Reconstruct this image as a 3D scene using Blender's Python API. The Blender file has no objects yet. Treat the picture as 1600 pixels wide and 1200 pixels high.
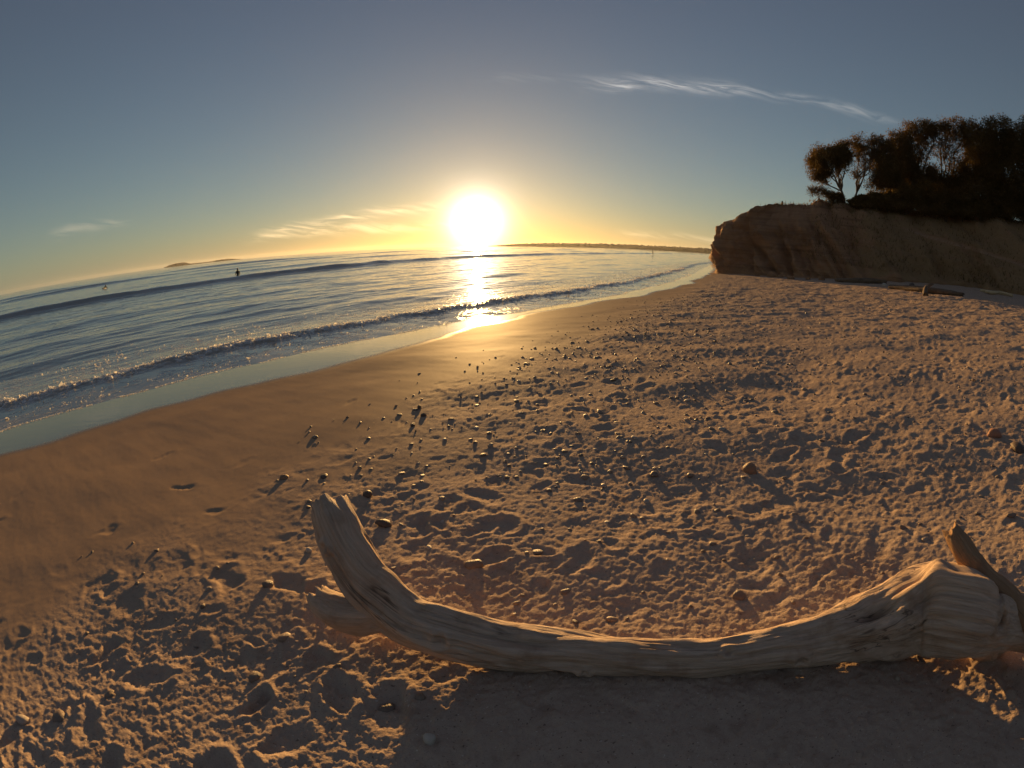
import bpy, bmesh, math, random
import numpy as np
from mathutils import Vector

rng = np.random.default_rng(11)
random.seed(11)
R = math.radians
scene = bpy.context.scene
COL = scene.collection

# ------------------------------------------------------------------ camera
EYE = 1.30
PITCH = R(15.45)
FPX = 800.0                       # focal length of the fisheye in 1600-px units
cam_d = bpy.data.cameras.new('camera')
cam = bpy.data.objects.new('camera', cam_d)
COL.objects.link(cam)
cam.location = (0, 0, EYE)
cam.rotation_euler = (R(90) - PITCH, 0, 0)
cam_d.type = 'PANO'
cam_d.sensor_width = 36.0
cam_d.sensor_height = 27.0
cam_d.sensor_fit = 'HORIZONTAL'
cam_d.clip_start = 0.02
cam_d.clip_end = 100000
for host in (getattr(cam_d, 'cycles', None), cam_d):
    if host is None:
        continue
    try:
        host.panorama_type = 'FISHEYE_LENS_POLYNOMIAL'
        host.fisheye_fov = R(179)
        host.fisheye_polynomial_k0 = 0.0
        host.fisheye_polynomial_k1 = -1.0 / (36.0 * FPX / 1600.0)
        host.fisheye_polynomial_k2 = 0.0
        host.fisheye_polynomial_k3 = 0.0
        host.fisheye_polynomial_k4 = 0.0
        break
    except AttributeError:
        pass
scene.camera = cam

# ------------------------------------------------------------------ sky and sun
SUN_AZ, SUN_EL = R(-3.9), R(2.65)
SUN_DIR = Vector((math.sin(SUN_AZ) * math.cos(SUN_EL), math.cos(SUN_AZ) * math.cos(SUN_EL), math.sin(SUN_EL)))
scene.view_settings.view_transform = 'Standard'
scene.view_settings.look = 'None'
scene.view_settings.gamma = 1.0
scene.view_settings.exposure = 0.68

world = bpy.data.worlds.new('World')
scene.world = world
world.use_nodes = True
wt = world.node_tree
wt.nodes.clear()


class G:
    """tiny helper that writes shader maths as expressions"""
    def __init__(self, tree):
        self.t = tree

    def n(self, kind, **kw):
        nd = self.t.nodes.new(kind)
        for k, v in kw.items():
            setattr(nd, k, v)
        return nd

    def put(self, sock, v):
        if v is None:
            return
        if isinstance(v, bpy.types.NodeSocket):
            self.t.links.new(v, sock)
        else:
            if sock.type == 'RGBA' and not hasattr(v, '__len__'):
                v = (v, v, v, 1)
            elif sock.type == 'RGBA' and len(v) == 3:
                v = (*v, 1)
            sock.default_value = v

    def m(self, op, a, b=None, c=None, clamp=False):
        nd = self.n('ShaderNodeMath', operation=op, use_clamp=clamp)
        for i, v in enumerate((a, b, c)):
            self.put(nd.inputs[i], v)
        return nd.outputs[0]

    def vm(self, op, a, b=None, out=0):
        nd = self.n('ShaderNodeVectorMath', operation=op)
        self.put(nd.inputs[0], a)
        if b is not None:
            self.put(nd.inputs[3 if op == 'SCALE' else 1], b)
        return nd.outputs[out]

    def mix(self, f, a, b, blend='MIX'):
        nd = self.n('ShaderNodeMix', data_type='RGBA', blend_type=blend)
        self.put(nd.inputs[0], f)
        self.put(nd.inputs[6], a)
        self.put(nd.inputs[7], b)
        return nd.outputs[2]

    def noise(self, vec, scale, detail=4, rough=0.55, dist=0.0, out=0, dims='3D'):
        nd = self.n('ShaderNodeTexNoise', noise_dimensions=dims)
        self.put(nd.inputs['Vector'], vec)
        nd.inputs['Scale'].default_value = scale
        nd.inputs['Detail'].default_value = detail
        nd.inputs['Roughness'].default_value = rough
        nd.inputs['Distortion'].default_value = dist
        return nd.outputs[out]

    def ramp(self, f, stops, interp='LINEAR'):
        nd = self.n('ShaderNodeValToRGB')
        cr = nd.color_ramp
        cr.interpolation = interp
        while len(cr.elements) < len(stops):
            cr.elements.new(0.5)
        for e, (p, c) in zip(cr.elements, stops):
            e.position = p
            e.color = (*c, 1) if hasattr(c, '__len__') else (c, c, c, 1)
        self.put(nd.inputs[0], f)
        return nd.outputs[0]

    def smooth(self, x, a, b):
        nd = self.n('ShaderNodeMapRange', interpolation_type='SMOOTHSTEP')
        self.put(nd.inputs[0], x)
        nd.inputs[1].default_value = a
        nd.inputs[2].default_value = b
        return nd.outputs[0]

    def combine(self, x, y, z):
        nd = self.n('ShaderNodeCombineXYZ')
        for i, v in enumerate((x, y, z)):
            self.put(nd.inputs[i], v)
        return nd.outputs[0]

    def attr(self, name, out='Fac'):
        nd = self.n('ShaderNodeAttribute', attribute_name=name)
        return nd.outputs[out]

    def bump(self, h, strength, dist, normal=None):
        nd = self.n('ShaderNodeBump')
        nd.inputs['Strength'].default_value = strength
        nd.inputs['Distance'].default_value = dist
        self.put(nd.inputs['Height'], h)
        if normal is not None:
            self.put(nd.inputs['Normal'], normal)
        return nd.outputs[0]


def build_world():
    g = G(wt)
    sky = g.n('ShaderNodeTexSky', sky_type='NISHITA', sun_disc=False)
    sky.sun_elevation = SUN_EL
    sky.sun_rotation = SUN_AZ
    sky.altitude = 0
    sky.air_density = 1.0
    sky.dust_density = 0.6
    sky.ozone_density = 2.2
    d = g.vm('NORMALIZE', g.n('ShaderNodeTexCoord').outputs['Generated'])
    sep = g.n('ShaderNodeSeparateXYZ')
    g.put(sep.inputs[0], d)
    az = g.m('MULTIPLY', g.m('ARCTAN2', sep.outputs[0], sep.outputs[1]), 57.2958)
    el = g.m('MULTIPLY', g.m('ARCSINE', sep.outputs[2]), 57.2958)
    gam = g.m('MULTIPLY', g.m('ARCCOSINE', g.m('MINIMUM', g.vm('DOT_PRODUCT', d, tuple(SUN_DIR), out=1), 0.999999)), 57.2958)
    col = g.vm('MULTIPLY', sky.outputs[0], (0.0305, 0.0365, 0.0450))
    # light scattered more than once, which the sky model leaves out
    col = g.vm('ADD', col, (0.0290, 0.0285, 0.0350))
    # the glare of the low sun in the moist air above the sea
    a1 = g.m('EXPONENT', g.m('DIVIDE', gam, -1.15))
    a2 = g.m('EXPONENT', g.m('DIVIDE', gam, -3.6))
    a3 = g.m('EXPONENT', g.m('DIVIDE', gam, -15.0))
    col = g.vm('ADD', col, g.vm('SCALE', (1.0, 0.86, 0.66), g.m('MULTIPLY', a1, 7.5)))
    col = g.vm('ADD', col, g.vm('SCALE', (1.0, 0.52, 0.26), g.m('MULTIPLY', a2, 0.22)))
    col = g.vm('ADD', col, g.vm('SCALE', (0.95, 0.35, 0.10), g.m('MULTIPLY', a3, 0.05)))
    # the warm band of sunset light low over the whole horizon, a little stronger towards the sun
    elp = g.m('MAXIMUM', el, 0.0)
    side = g.m('ADD', 0.75, g.m('MULTIPLY', g.m('COSINE', g.m('MULTIPLY', g.m('ADD', az, 3.9), 0.0174533)), 0.25))
    band = g.m('MULTIPLY', side, g.m('EXPONENT', g.m('DIVIDE', elp, -4.5)))
    col = g.vm('ADD', col, g.vm('SCALE', (0.84, 0.42, 0.02), g.m('MULTIPLY', band, 0.055)))
    band2 = g.m('MULTIPLY', side, g.m('EXPONENT', g.m('DIVIDE', elp, -15.0)))
    col = g.vm('ADD', col, g.vm('SCALE', (0.056, 0.086, 0.066), band2))

    # thin cirrus: one streaky noise seen through soft bands (azimuth, elevation in degrees)
    wob = g.m('SUBTRACT', g.noise(g.combine(g.m('MULTIPLY', az, 0.16), g.m('MULTIPLY', el, 0.22), 0.0), 1.0, 2), 0.5)
    elw = g.m('ADD', el, g.m('MULTIPLY', wob, 1.6))
    fib = g.noise(g.combine(g.m('ADD', g.m('MULTIPLY', az, 0.22), g.m('MULTIPLY', el, 0.45)), g.m('ADD', g.m('MULTIPLY', elw, 1.25), g.m('MULTIPLY', az, 0.16)), 0.0), 1.0, 4, 0.62, 0.5)
    fib = g.smooth(fib, 0.36, 0.74)

    def streak(a0, a1, e0, slope, curve, half_w, soft, base=0.0):
        mid, half = (a0 + a1) / 2, (a1 - a0) / 2
        da = g.m('SUBTRACT', az, mid)
        line = g.m('ADD', e0, g.m('ADD', g.m('MULTIPLY', da, slope), g.m('MULTIPLY', g.m('MULTIPLY', da, da), curve)))
        q = g.m('DIVIDE', g.m('SUBTRACT', elw, line), half_w)
        win = g.m('SUBTRACT', 1.0, g.smooth(g.m('ABSOLUTE', g.m('DIVIDE', da, half)), 1.0 - soft, 1.0))
        return g.m('MULTIPLY', win, g.m('EXPONENT', g.m('MULTIPLY', g.m('MULTIPLY', q, q), -1.0)))

    def add_cloud(col, masks, colour, k):
        tot = masks[0]
        for mm in masks[1:]:
            tot = g.m('ADD', tot, mm)
        return g.vm('ADD', col, g.vm('SCALE', colour, g.m('MULTIPLY', g.m('MULTIPLY', tot, fib), k)))
    col = add_cloud(col, [streak(7, 45, 17.8, -0.085, -0.0048, 0.42, 0.45), streak(6, 29, 18.3, -0.015, -0.004, 0.75, 0.6), g.m('MULTIPLY', streak(-6, 16, 18.8, 0.0, 0.0, 0.5, 0.6), 0.2)], (0.86, 0.76, 0.64), 0.21)
    col = add_cloud(col, [streak(-30, -5, 3.6, 0.10, 0.0, 0.50, 0.6), g.m('MULTIPLY', streak(-31, -4, 2.3, 0.02, 0.0, 0.45, 0.5), 0.9)], (1.0, 0.62, 0.32), 0.5)
    col = add_cloud(col, [g.m('MULTIPLY', streak(-52, -41, 5.1, 0.05, 0.0, 0.5, 0.7), 0.6), g.m('MULTIPLY', streak(10, 26, 1.5, -0.01, 0.0, 0.40, 0.6), 0.8)], (1.0, 0.70, 0.42), 0.22)
    bg = g.n('ShaderNodeBackground')
    g.put(bg.inputs[0], col)
    bg.inputs[1].default_value = 1.0
    g.t.links.new(bg.outputs[0], g.n('ShaderNodeOutputWorld').inputs[0])


build_world()
sun_d = bpy.data.lights.new('sun', 'SUN')
sun_d.energy = 5.0
sun_d.angle = R(0.55)
sun_d.color = (1.0, 0.58, 0.20)
sun = bpy.data.objects.new('sun', sun_d)
COL.objects.link(sun)
sun.rotation_euler = SUN_DIR.to_track_quat('Z', 'Y').to_euler()

scene.cycles.max_bounces = 5
scene.cycles.diffuse_bounces = 3
scene.cycles.glossy_bounces = 2
scene.cycles.transmission_bounces = 2
scene.cycles.volume_bounces = 0
scene.cycles.sample_clamp_direct = 40.0
scene.cycles.sample_clamp_indirect = 4.0
scene.cycles.use_adaptive_sampling = True
scene.cycles.adaptive_threshold = 0.02
#SECTION helpers
# ------------------------------------------------------------------ numpy helpers
def hsh(ix, iy, seed):
    h = ix.astype(np.int32).view(np.uint32) * np.uint32(374761393)
    h += iy.astype(np.int32).view(np.uint32) * np.uint32(668265263)
    h += np.uint32((seed * 1442695041) & 0xFFFFFFFF)
    h ^= h >> np.uint32(13)
    h *= np.uint32(1274126177)
    h ^= h >> np.uint32(16)
    h *= np.uint32(2246822519)
    h ^= h >> np.uint32(15)
    return (h & np.uint32(0xFFFFFF)).astype(np.float32) * np.float32(1.0 / 0xFFFFFF)


def vnoise(x, y, seed=0):
    """gradient noise about -1..1"""
    ix, iy = np.floor(x), np.floor(y)
    fx, fy = x - ix, y - iy
    ux, uy = fx * fx * fx * (fx * (fx * 6 - 15) + 10), fy * fy * fy * (fy * (fy * 6 - 15) + 10)

    def gr(ox, oy):
        a = hsh(ix + ox, iy + oy, seed) * 6.2831853
        return np.cos(a) * (fx - ox) + np.sin(a) * (fy - oy)
    a = gr(0, 0); b = gr(1, 0); c = gr(0, 1); d = gr(1, 1)
    return 1.5 * ((a + (b - a) * ux) + ((c + (d - c) * ux) - (a + (b - a) * ux)) * uy)


def fbm(x, y, octv=4, gain=0.5, lac=2.03, seed=0):
    s = np.zeros_like(x); a = 1.0; f = 1.0
    for i in range(octv):
        s += a * vnoise(x * f + 17.3 * i, y * f - 9.1 * i, seed + i * 7)
        a *= gain; f *= lac
    return s


def ridged(x, y, octv=4, gain=0.5, seed=0):
    s = np.zeros_like(x); a = 1.0; f = 1.0
    for i in range(octv):
        s += a * (1 - np.abs(vnoise(x * f + 5.7 * i, y * f + 3.3 * i, seed + i * 5)) * 1.6)
        a *= gain; f *= 2.1
    return s


def sst(x, a, b):
    t = np.clip((x - a) / (b - a), 0, 1)
    return t * t * (3 - 2 * t)


def ray(px, py):
    X = (px - 800) / FPX; Z = (600 - py) / FPX
    th = math.hypot(X, Z); s = math.sin(th) / max(th, 1e-9)
    dx, dy, dz = X * s, math.cos(th), Z * s
    c, q = math.cos(PITCH), math.sin(PITCH)
    return np.array([dx, dy * c + dz * q, -dy * q + dz * c])


def at_height(px, py, z):
    d = ray(px, py); t = (z - EYE) / d[2]
    return np.array([d[0] * t, d[1] * t, z])


def at_range(px, py, D):
    d = ray(px, py); t = D / math.hypot(d[0], d[1])
    return np.array([d[0] * t, d[1] * t, EYE + d[2] * t])


# ------------------------------------------------------------------ the lie of the beach
SEA = -0.65
_T = np.array([-40.0, -10.0, 0.0, 6.0, 11.0, 15.0, 20.0, 30.0, 45.0, 80.0, 400.0])
_S = np.array([-9.0, -9.0, -8.7, -8.35, -7.75, -7.2, -6.8, -7.0, -8.2, -12.0, -30.0])


def shore_u(x, y):
    """distance inland from the water's edge"""
    s = 0.862 * x - 0.507 * y
    t = 0.507 * x + 0.862 * y
    return s - np.interp(t, _T, _S), t


_U = np.array([-4000.0, -60.0, -20.0, -6.0, 0.0, 5.0, 8.7, 15.0, 22.0, 30.0, 60.0, 4000.0])
_Z = np.array([-30.0, -3.0, -1.55, -0.98, -0.65, -0.27, 0.0, 0.66, 1.2, 1.5, 1.9, 1.9])


def base_z(x, y):
    u, t = shore_u(x, y)
    return np.interp(u, _U, _Z)


def on_beach(px, py):
    d = ray(px, py)
    t = np.geomspace(0.5, 400, 6000)
    z = EYE + d[2] * t
    b = base_z(d[0] * t, d[1] * t)
    k = int(np.argmax(z < b))
    return np.array([d[0] * t[k], d[1] * t[k], b[k]])
#SECTION sand
def churn_mask(x, y, u, t):
    ub = np.interp(t, [-5, 1.5, 3.4, 5.5, 9.8, 17, 32, 60], [5.7, 5.7, 5.0, 4.5, 3.7, 2.2, 1.4, 1.4])
    w = u - ub + 0.55 * vnoise(x * 0.9, y * 0.9, 31) + 0.25 * vnoise(x * 2.7, y * 2.7, 32)
    return sst(w, -0.2, 1.7)


def prints(x, y, L, seed, length, width, depth, prob, rim=0.3, head=None, spread=1.0):
    """jittered cells, each maybe holding one pressed hollow with a raised rim"""
    out = np.zeros_like(x)
    cx, cy = np.floor(x / L), np.floor(y / L)
    for ox in (-1, 0, 1):
        for oy in (-1, 0, 1):
            ix, iy = cx + ox, cy + oy
            h1, h2, h3, h4 = (hsh(ix, iy, seed + k) for k in range(4))
            px = (ix + 0.15 + 0.7 * h1) * L
            py = (iy + 0.15 + 0.7 * h2) * L
            a = (head + spread * (h3 - 0.5) * 2 * 1.6) if head is not None else h3 * 6.2831853
            dx, dy = x - px, y - py
            ca, sa = np.cos(a), np.sin(a)
            s = 0.65 + 0.7 * h4
            A = (dx * ca + dy * sa) / (length * s)
            B = (-dx * sa + dy * ca) / (width * s)
            # a foot is broader in front than at the heel
            B = B / (1.0 + 0.25 * np.clip(A, -1, 1))
            q = np.sqrt(A * A + B * B)
            k = (hsh(ix, iy, seed + 9) < prob) * (0.5 + 0.8 * h1)
            tilt = 1.0 + 0.35 * A
            out += k * depth * (-(1 - sst(q, 0.45, 1.0)) * tilt + rim * np.exp(-((q - 1.22) / 0.26) ** 2) * (1 + 0.6 * A))
    return out


def clods(x, y, L, seed, prob, rmin, rmax):
    out = np.zeros_like(x)
    cx, cy = np.floor(x / L), np.floor(y / L)
    for ox in (-1, 0, 1):
        for oy in (-1, 0, 1):
            ix, iy = cx + ox, cy + oy
            h1, h2, h3 = (hsh(ix, iy, seed + k) for k in range(3))
            rad = (rmin + (rmax - rmin) * h3 * h3) * L
            d2 = ((x - (ix + 0.2 + 0.6 * h1) * L) ** 2 + (y - (iy + 0.2 + 0.6 * h2) * L) ** 2) / rad ** 2
            k = hsh(ix, iy, seed + 5) < prob
            out = np.maximum(out, k * rad * 0.75 * np.sqrt(np.clip(1 - d2, 0, 1)))
    return out


def beach_z(x, y):
    u, t = shore_u(x, y)
    r = np.hypot(x, y)
    b = np.interp(u, _U, _Z)
    c = churn_mask(x, y, u, t)
    land = sst(u, 1.4, 3.0)
    near = 1 - sst(r, 14, 34)
    z = b + land * (0.010 * fbm(x * 0.55, y * 0.55, 3, seed=3)) + c * 0.030 * fbm(x * 0.75, y * 0.75, 2, seed=4)
    z += (1 - c) * land * (0.0012 * fbm(u * 1.2, t * 5.0, 2, seed=51) + 0.0006 * fbm(x * 22, y * 22, 2, seed=53))
    k = np.nonzero((u > 3.0) & (r < 45))[0]
    z[k] += 0.82 * tread(x[k].astype(np.float32), y[k].astype(np.float32), u[k], r[k].astype(np.float32), c[k].astype(np.float32))
    return z


def tread(x, y, u, r, c):
    # warped coordinates keep the hollows from looking stamped
    wx = x + 0.05 * vnoise(x * 5.1, y * 5.1, 61) + 0.02 * vnoise(x * 13, y * 13, 62)
    wy = y + 0.05 * vnoise(x * 5.1, y * 5.1, 63) + 0.02 * vnoise(x * 13, y * 13, 64)
    z = np.zeros_like(x)
    k = np.nonzero(c > 0.01)[0]
    busy = 0.45 + 0.55 * sst(vnoise(x[k] * 0.7, y[k] * 0.7, 91), -0.4, 0.4)
    big = prints(wx[k], wy[k], 0.40, 101, 0.135, 0.062, 0.016, 0.75, 0.34, head=1.35, spread=0.7)
    mid = prints(wx[k], wy[k], 0.27, 151, 0.085, 0.055, 0.0125, 0.65, 0.45)
    soft = 1 + 0.75 * (1 - sst(x[k], -1.0, -0.4)) * (1 - sst(y[k], 1.5, 2.3))
    z[k] += c[k] * busy * soft * (big + mid)
    k = np.nonzero((c < 0.9) & (r < 12))[0]
    z[k] += prints(wx[k], wy[k], 0.75, 201, 0.125, 0.048, 0.0065, 0.45, 0.15, head=1.2, spread=0.6) * (1 - c[k]) * sst(u[k], 3.4, 4.4)
    k = np.nonzero((c > 0.01) & (r > 1.6) & (r < 40))[0]
    kn = sst(r[k], 1.6, 5.0) * c[k] * (0.35 + 0.65 * sst(vnoise(x[k] * 0.45, y[k] * 0.45, 365) + 0.5 * vnoise(x[k] * 1.3, y[k] * 1.3, 366), -0.5, 0.5))
    z[k] += kn * (0.45 * clods(wx[k], wy[k], 0.12, 361, 0.45, 0.10, 0.32) + 0.006 * (ridged(x[k] * 5.2, y[k] * 5.2, 4, 0.6, seed=363) - 0.9))
    z[k] += kn * prints(wx[k] + 7, wy[k] + 5, 0.33, 371, 0.10, 0.055, 0.009, 0.7, 0.5)
    # far off the same trampling only reads as broad hummocks
    k = np.nonzero((c > 0.01) & (r > 6))[0]
    z[k] += c[k] * sst(r[k], 6, 16) * 0.026 * fbm(x[k] * 2.2, y[k] * 2.2, 3, 0.6, seed=71)
    k = np.nonzero((c > 0.01) & (r < 34))[0]
    xk, yk, ck = x[k], y[k], c[k]
    near = 1 - sst(r[k], 14, 34)
    cr = ck * sst(vnoise(xk * 1.6, yk * 1.6, 41) + 0.6 * vnoise(xk * 4.1, yk * 4.1, 42), -0.25, 0.55)
    z[k] += cr * near * (0.0075 * (ridged(xk * 7.0, yk * 7.0, 4, 0.55, seed=43) - 1.0))
    z[k] += ck * near * 0.0045 * fbm(xk * 26, yk * 26, 3, 0.65, seed=47)
    z[k] += near * cr * (0.75 * clods(wx[k], wy[k], 0.085, 301, 0.28, 0.10, 0.28) + 0.75 * clods(wx[k] + 3, wy[k] + 1, 0.045, 331, 0.45, 0.12, 0.36))
    return z


def mesh_from(name, verts, faces, attrs=None, smooth=True):
    """verts (n,3); faces (m,3) or (m,4) arrays"""
    me = bpy.data.meshes.new(name)
    verts = np.asarray(verts, dtype=np.float32)
    faces = np.asarray(faces, dtype=np.int32)
    k = faces.shape[1]
    me.vertices.add(len(verts))
    me.vertices.foreach_set('co', verts.ravel())
    me.loops.add(faces.size)
    me.loops.foreach_set('vertex_index', faces.ravel())
    me.polygons.add(len(faces))
    me.polygons.foreach_set('loop_start', np.arange(0, faces.size, k, dtype=np.int32))
    me.polygons.foreach_set('loop_total', np.full(len(faces), k, dtype=np.int32))
    if smooth:
        me.polygons.foreach_set('use_smooth', np.ones(len(faces), dtype=bool))
    me.update(calc_edges=True)
    for an, av in (attrs or {}).items():
        av = np.asarray(av, dtype=np.float32)
        if av.ndim == 1:
            me.attributes.new(an, 'FLOAT', 'POINT').data.foreach_set('value', av)
        else:
            me.attributes.new(an, 'FLOAT_VECTOR', 'POINT').data.foreach_set('vector', av.ravel())
    return me


def link(name, me, mat=None, parent=None, **props):
    o = bpy.data.objects.new(name, me)
    COL.objects.link(o)
    if mat is not None and me is not None and not me.materials:
        me.materials.append(mat)
    if parent is not None:
        o.parent = parent
    for k, v in props.items():
        o[k] = v
    return o


def empty(name, loc, **props):
    o = link(name, None, **props)
    o.location = loc
    o.empty_display_size = 0.2
    return o


def grid_faces(nr, nc, wrap=False):
    i = np.arange(nr - 1)[:, None]
    j = np.arange(nc if wrap else nc - 1)[None, :]
    j2 = (j + 1) % nc
    a = i * nc + j; b = i * nc + j2; c = (i + 1) * nc + j2; d = (i + 1) * nc + j
    return np.stack([a, b, c, d], -1).reshape(-1, 4)


def keep_faces(verts, faces, keep_v, attrs):
    f = faces[keep_v[faces].any(axis=1)]
    used = np.zeros(len(verts), bool); used[f.ravel()] = True
    idx = np.cumsum(used) - 1
    return verts[used], idx[f], {k: v[used] for k, v in attrs.items()}


# ------------------------------------------------------------------ materials
def new_mat(name):
    m = bpy.data.materials.new(name)
    m.use_nodes = True
    m.node_tree.nodes.clear()
    g = G(m.node_tree)
    p = g.n('ShaderNodeBsdfPrincipled')
    out = g.n('ShaderNodeOutputMaterial')
    g.t.links.new(p.outputs[0], out.inputs[0])
    return m, g, p, out


def mat_sand():
    m, g, p, out = new_mat('sand')
    pos = g.n('ShaderNodeNewGeometry').outputs['Position']
    wet = g.attr('wet'); ch = g.attr('churn')
    n1 = g.noise(pos, 3.0, 5, 0.6)
    n2 = g.noise(pos, 240.0, 3, 0.7)
    dry = g.mix(n1, (0.42, 0.305, 0.222), (0.54, 0.405, 0.300))
    damp = g.mix(n1, (0.36, 0.245, 0.158), (0.43, 0.30, 0.195))
    c = g.mix(ch, damp, dry)
    c = g.mix(g.m('MULTIPLY', g.smooth(n2, 0.52, 0.72), 0.45), c, (0.15, 0.10, 0.07))
    patch = g.smooth(g.noise(pos, 11.0, 5, 0.65, 0.4), 0.50, 0.70)
    c = g.mix(g.m('MULTIPLY', g.m('MULTIPLY', patch, ch), 0.42), c, (0.24, 0.145, 0.095))
    bits = g.smooth(g.noise(pos, 85.0, 2, 0.5), 0.66, 0.72)
    c = g.mix(g.m('MULTIPLY', g.m('MULTIPLY', bits, ch), 0.7), c, (0.13, 0.08, 0.055))
    shell = g.smooth(g.noise(g.vm('ADD', pos, (7.3, 2.1, 4.4)), 110.0, 1, 0.4), 0.72, 0.76)
    c = g.mix(g.m('MULTIPLY', g.m('MULTIPLY', shell, ch), 0.6), c, (0.72, 0.62, 0.50))
    c = g.mix(wet, c, (0.115, 0.080, 0.052))
    g.put(p.inputs['Base Color'], c)
    g.put(p.inputs['Roughness'], g.m('SUBTRACT', g.m('ADD', 0.72, g.m('MULTIPLY', ch, 0.18)), g.m('MULTIPLY', wet, 0.66)))
    g.put(p.inputs['Specular IOR Level'], g.m('ADD', g.m('SUBTRACT', 0.02, g.m('MULTIPLY', ch, 0.0)), g.m('MULTIPLY', wet, 0.43)))
    p.inputs['IOR'].default_value = 1.38
    grain = g.noise(pos, 150.0, 5, 0.75)
    lump = g.noise(pos, 22.0, 4, 0.6)
    far = g.noise(pos, 5.0, 5, 0.65)
    dryness = g.m('SUBTRACT', 1.0, wet)
    b = g.bump(g.m('MULTIPLY', far, g.attr('far')), 0.9, 0.10)
    b = g.bump(g.m('MULTIPLY', lump, ch), 0.7, 0.012, b)
    b = g.bump(g.m('MULTIPLY', grain, g.m('MULTIPLY', dryness, g.m('ADD', 0.25, ch))), 0.55, 0.003, b)
    crumb = g.noise(pos, 62.0, 4, 0.7)
    b = g.bump(g.m('MULTIPLY', crumb, g.m('MULTIPLY', dryness, ch)), 0.8, 0.006, b)
    ripple = g.noise(g.vm('MULTIPLY', pos, (3.0, 7.0, 1.0)), 1.0, 3, 0.5)
    b = g.bump(g.m('MULTIPLY', ripple, wet), 0.08, 0.02, b)
    g.put(p.inputs['Normal'], b)
    return m


def mat_sea():
    m, g, p, out = new_mat('sea_water')
    pos = g.n('ShaderNodeNewGeometry').outputs['Position']
    # axes along (t) and across (s) the shore
    rot = g.n('ShaderNodeVectorRotate', rotation_type='Z_AXIS')
    g.put(rot.inputs['Vector'], pos)
    rot.inputs['Angle'].default_value = R(30.5)
    q = rot.outputs[0]
    foam = g.attr('foam'); dep = g.attr('depth'); lace = g.attr('lace')
    lace_n = g.noise(g.vm('MULTIPLY', q, (1.0, 0.7, 1.0)), 2.2, 5, 0.6, 1.2)
    vor = g.n('ShaderNodeTexVoronoi', feature='DISTANCE_TO_EDGE')
    g.put(vor.inputs['Vector'], g.vm('ADD', g.vm('MULTIPLY', q, (1.0, 0.55, 1.0)), g.vm('SCALE', g.noise(q, 1.7, 3, 0.6, 0, 1), 0.9)))
    vor.inputs['Scale'].default_value = 2.6
    web = g.m('MULTIPLY', g.m('SUBTRACT', 1.0, g.smooth(vor.outputs['Distance'], 0.01, 0.10)), g.smooth(lace_n, 0.40, 0.62))
    fm = g.m('MAXIMUM', foam, g.m('MULTIPLY', web, lace), clamp=True)
    wc = g.mix(dep, (0.34, 0.285, 0.22), (0.31, 0.295, 0.255))
    g.put(p.inputs['Base Color'], g.mix(fm, wc, (0.80, 0.78, 0.75)))
    g.put(p.inputs['Roughness'], g.m('ADD', 0.06, g.m('MULTIPLY', fm, 0.6)))
    p.inputs['IOR'].default_value = 1.333
    p.inputs['Specular IOR Level'].default_value = 0.5
    chop = g.noise(g.vm('MULTIPLY', q, (1.0, 0.35, 1.0)), 2.4, 5, 0.55, 0.3)
    rip = g.noise(g.vm('MULTIPLY', q, (1.0, 0.45, 1.0)), 9.0, 4, 0.6, 0.2)
    long_ = g.noise(g.vm('MULTIPLY', q, (1.0, 0.22, 1.0)), 0.5, 4, 0.55, 0.2)
    calm = g.m('SUBTRACT', 1.0, g.m('MULTIPLY', g.attr('film'), 0.93))
    b = g.bump(g.m('MULTIPLY', long_, dep), 0.8, 0.22)
    b = g.bump(g.m('MULTIPLY', chop, calm), 0.8, 0.028, b)
    b = g.bump(g.m('MULTIPLY', rip, calm), 0.6, 0.007, b)
    froth = g.noise(pos, 38.0, 4, 0.7)
    b = g.bump(g.m('MULTIPLY', froth, fm), 0.8, 0.02, b)
    g.put(p.inputs['Normal'], b)
    return m


def mat_wood(name, c1, c2, c3, grain=1.0):
    m, g, p, out = new_mat(name)
    gc = g.attr('grain', 'Vector')
    st = g.vm('MULTIPLY', gc, (3.0, 75.0, 75.0))
    n1 = g.noise(st, 1.0, 6, 0.65, 0.8)
    n2 = g.noise(g.vm('MULTIPLY', gc, (9.0, 330.0, 330.0)), 1.0, 4, 0.7, 0.3)
    n3 = g.noise(gc, 9.0, 5, 0.6)
    crack = g.m('SUBTRACT', 1.0, g.smooth(g.m('ABSOLUTE', g.m('SUBTRACT', g.noise(g.vm('MULTIPLY', gc, (1.4, 24.0, 24.0)), 1.0, 3, 0.5, 0.6), 0.5)), 0.0, 0.022))
    crack = g.m('MULTIPLY', crack, g.smooth(g.noise(gc, 4.0, 2), 0.52, 0.64))
    c = g.mix(g.smooth(n1, 0.3, 0.7), c1, c2)
    c = g.mix(g.m('MULTIPLY', g.smooth(n3, 0.48, 0.70), 0.65), c, c3)
    c = g.mix(g.m('MULTIPLY', crack, 0.75), c, (0.07, 0.045, 0.03))
    g.put(p.inputs['Base Color'], c)
    p.inputs['Roughness'].default_value = 0.78
    p.inputs['Specular IOR Level'].default_value = 0.25
    b = g.bump(n1, 1.0 * grain, 0.012)
    b = g.bump(n2, 0.7 * grain, 0.003, b)
    b = g.bump(crack, -1.0, 0.012, b)
    g.put(p.inputs['Normal'], b)
    return m


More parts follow.
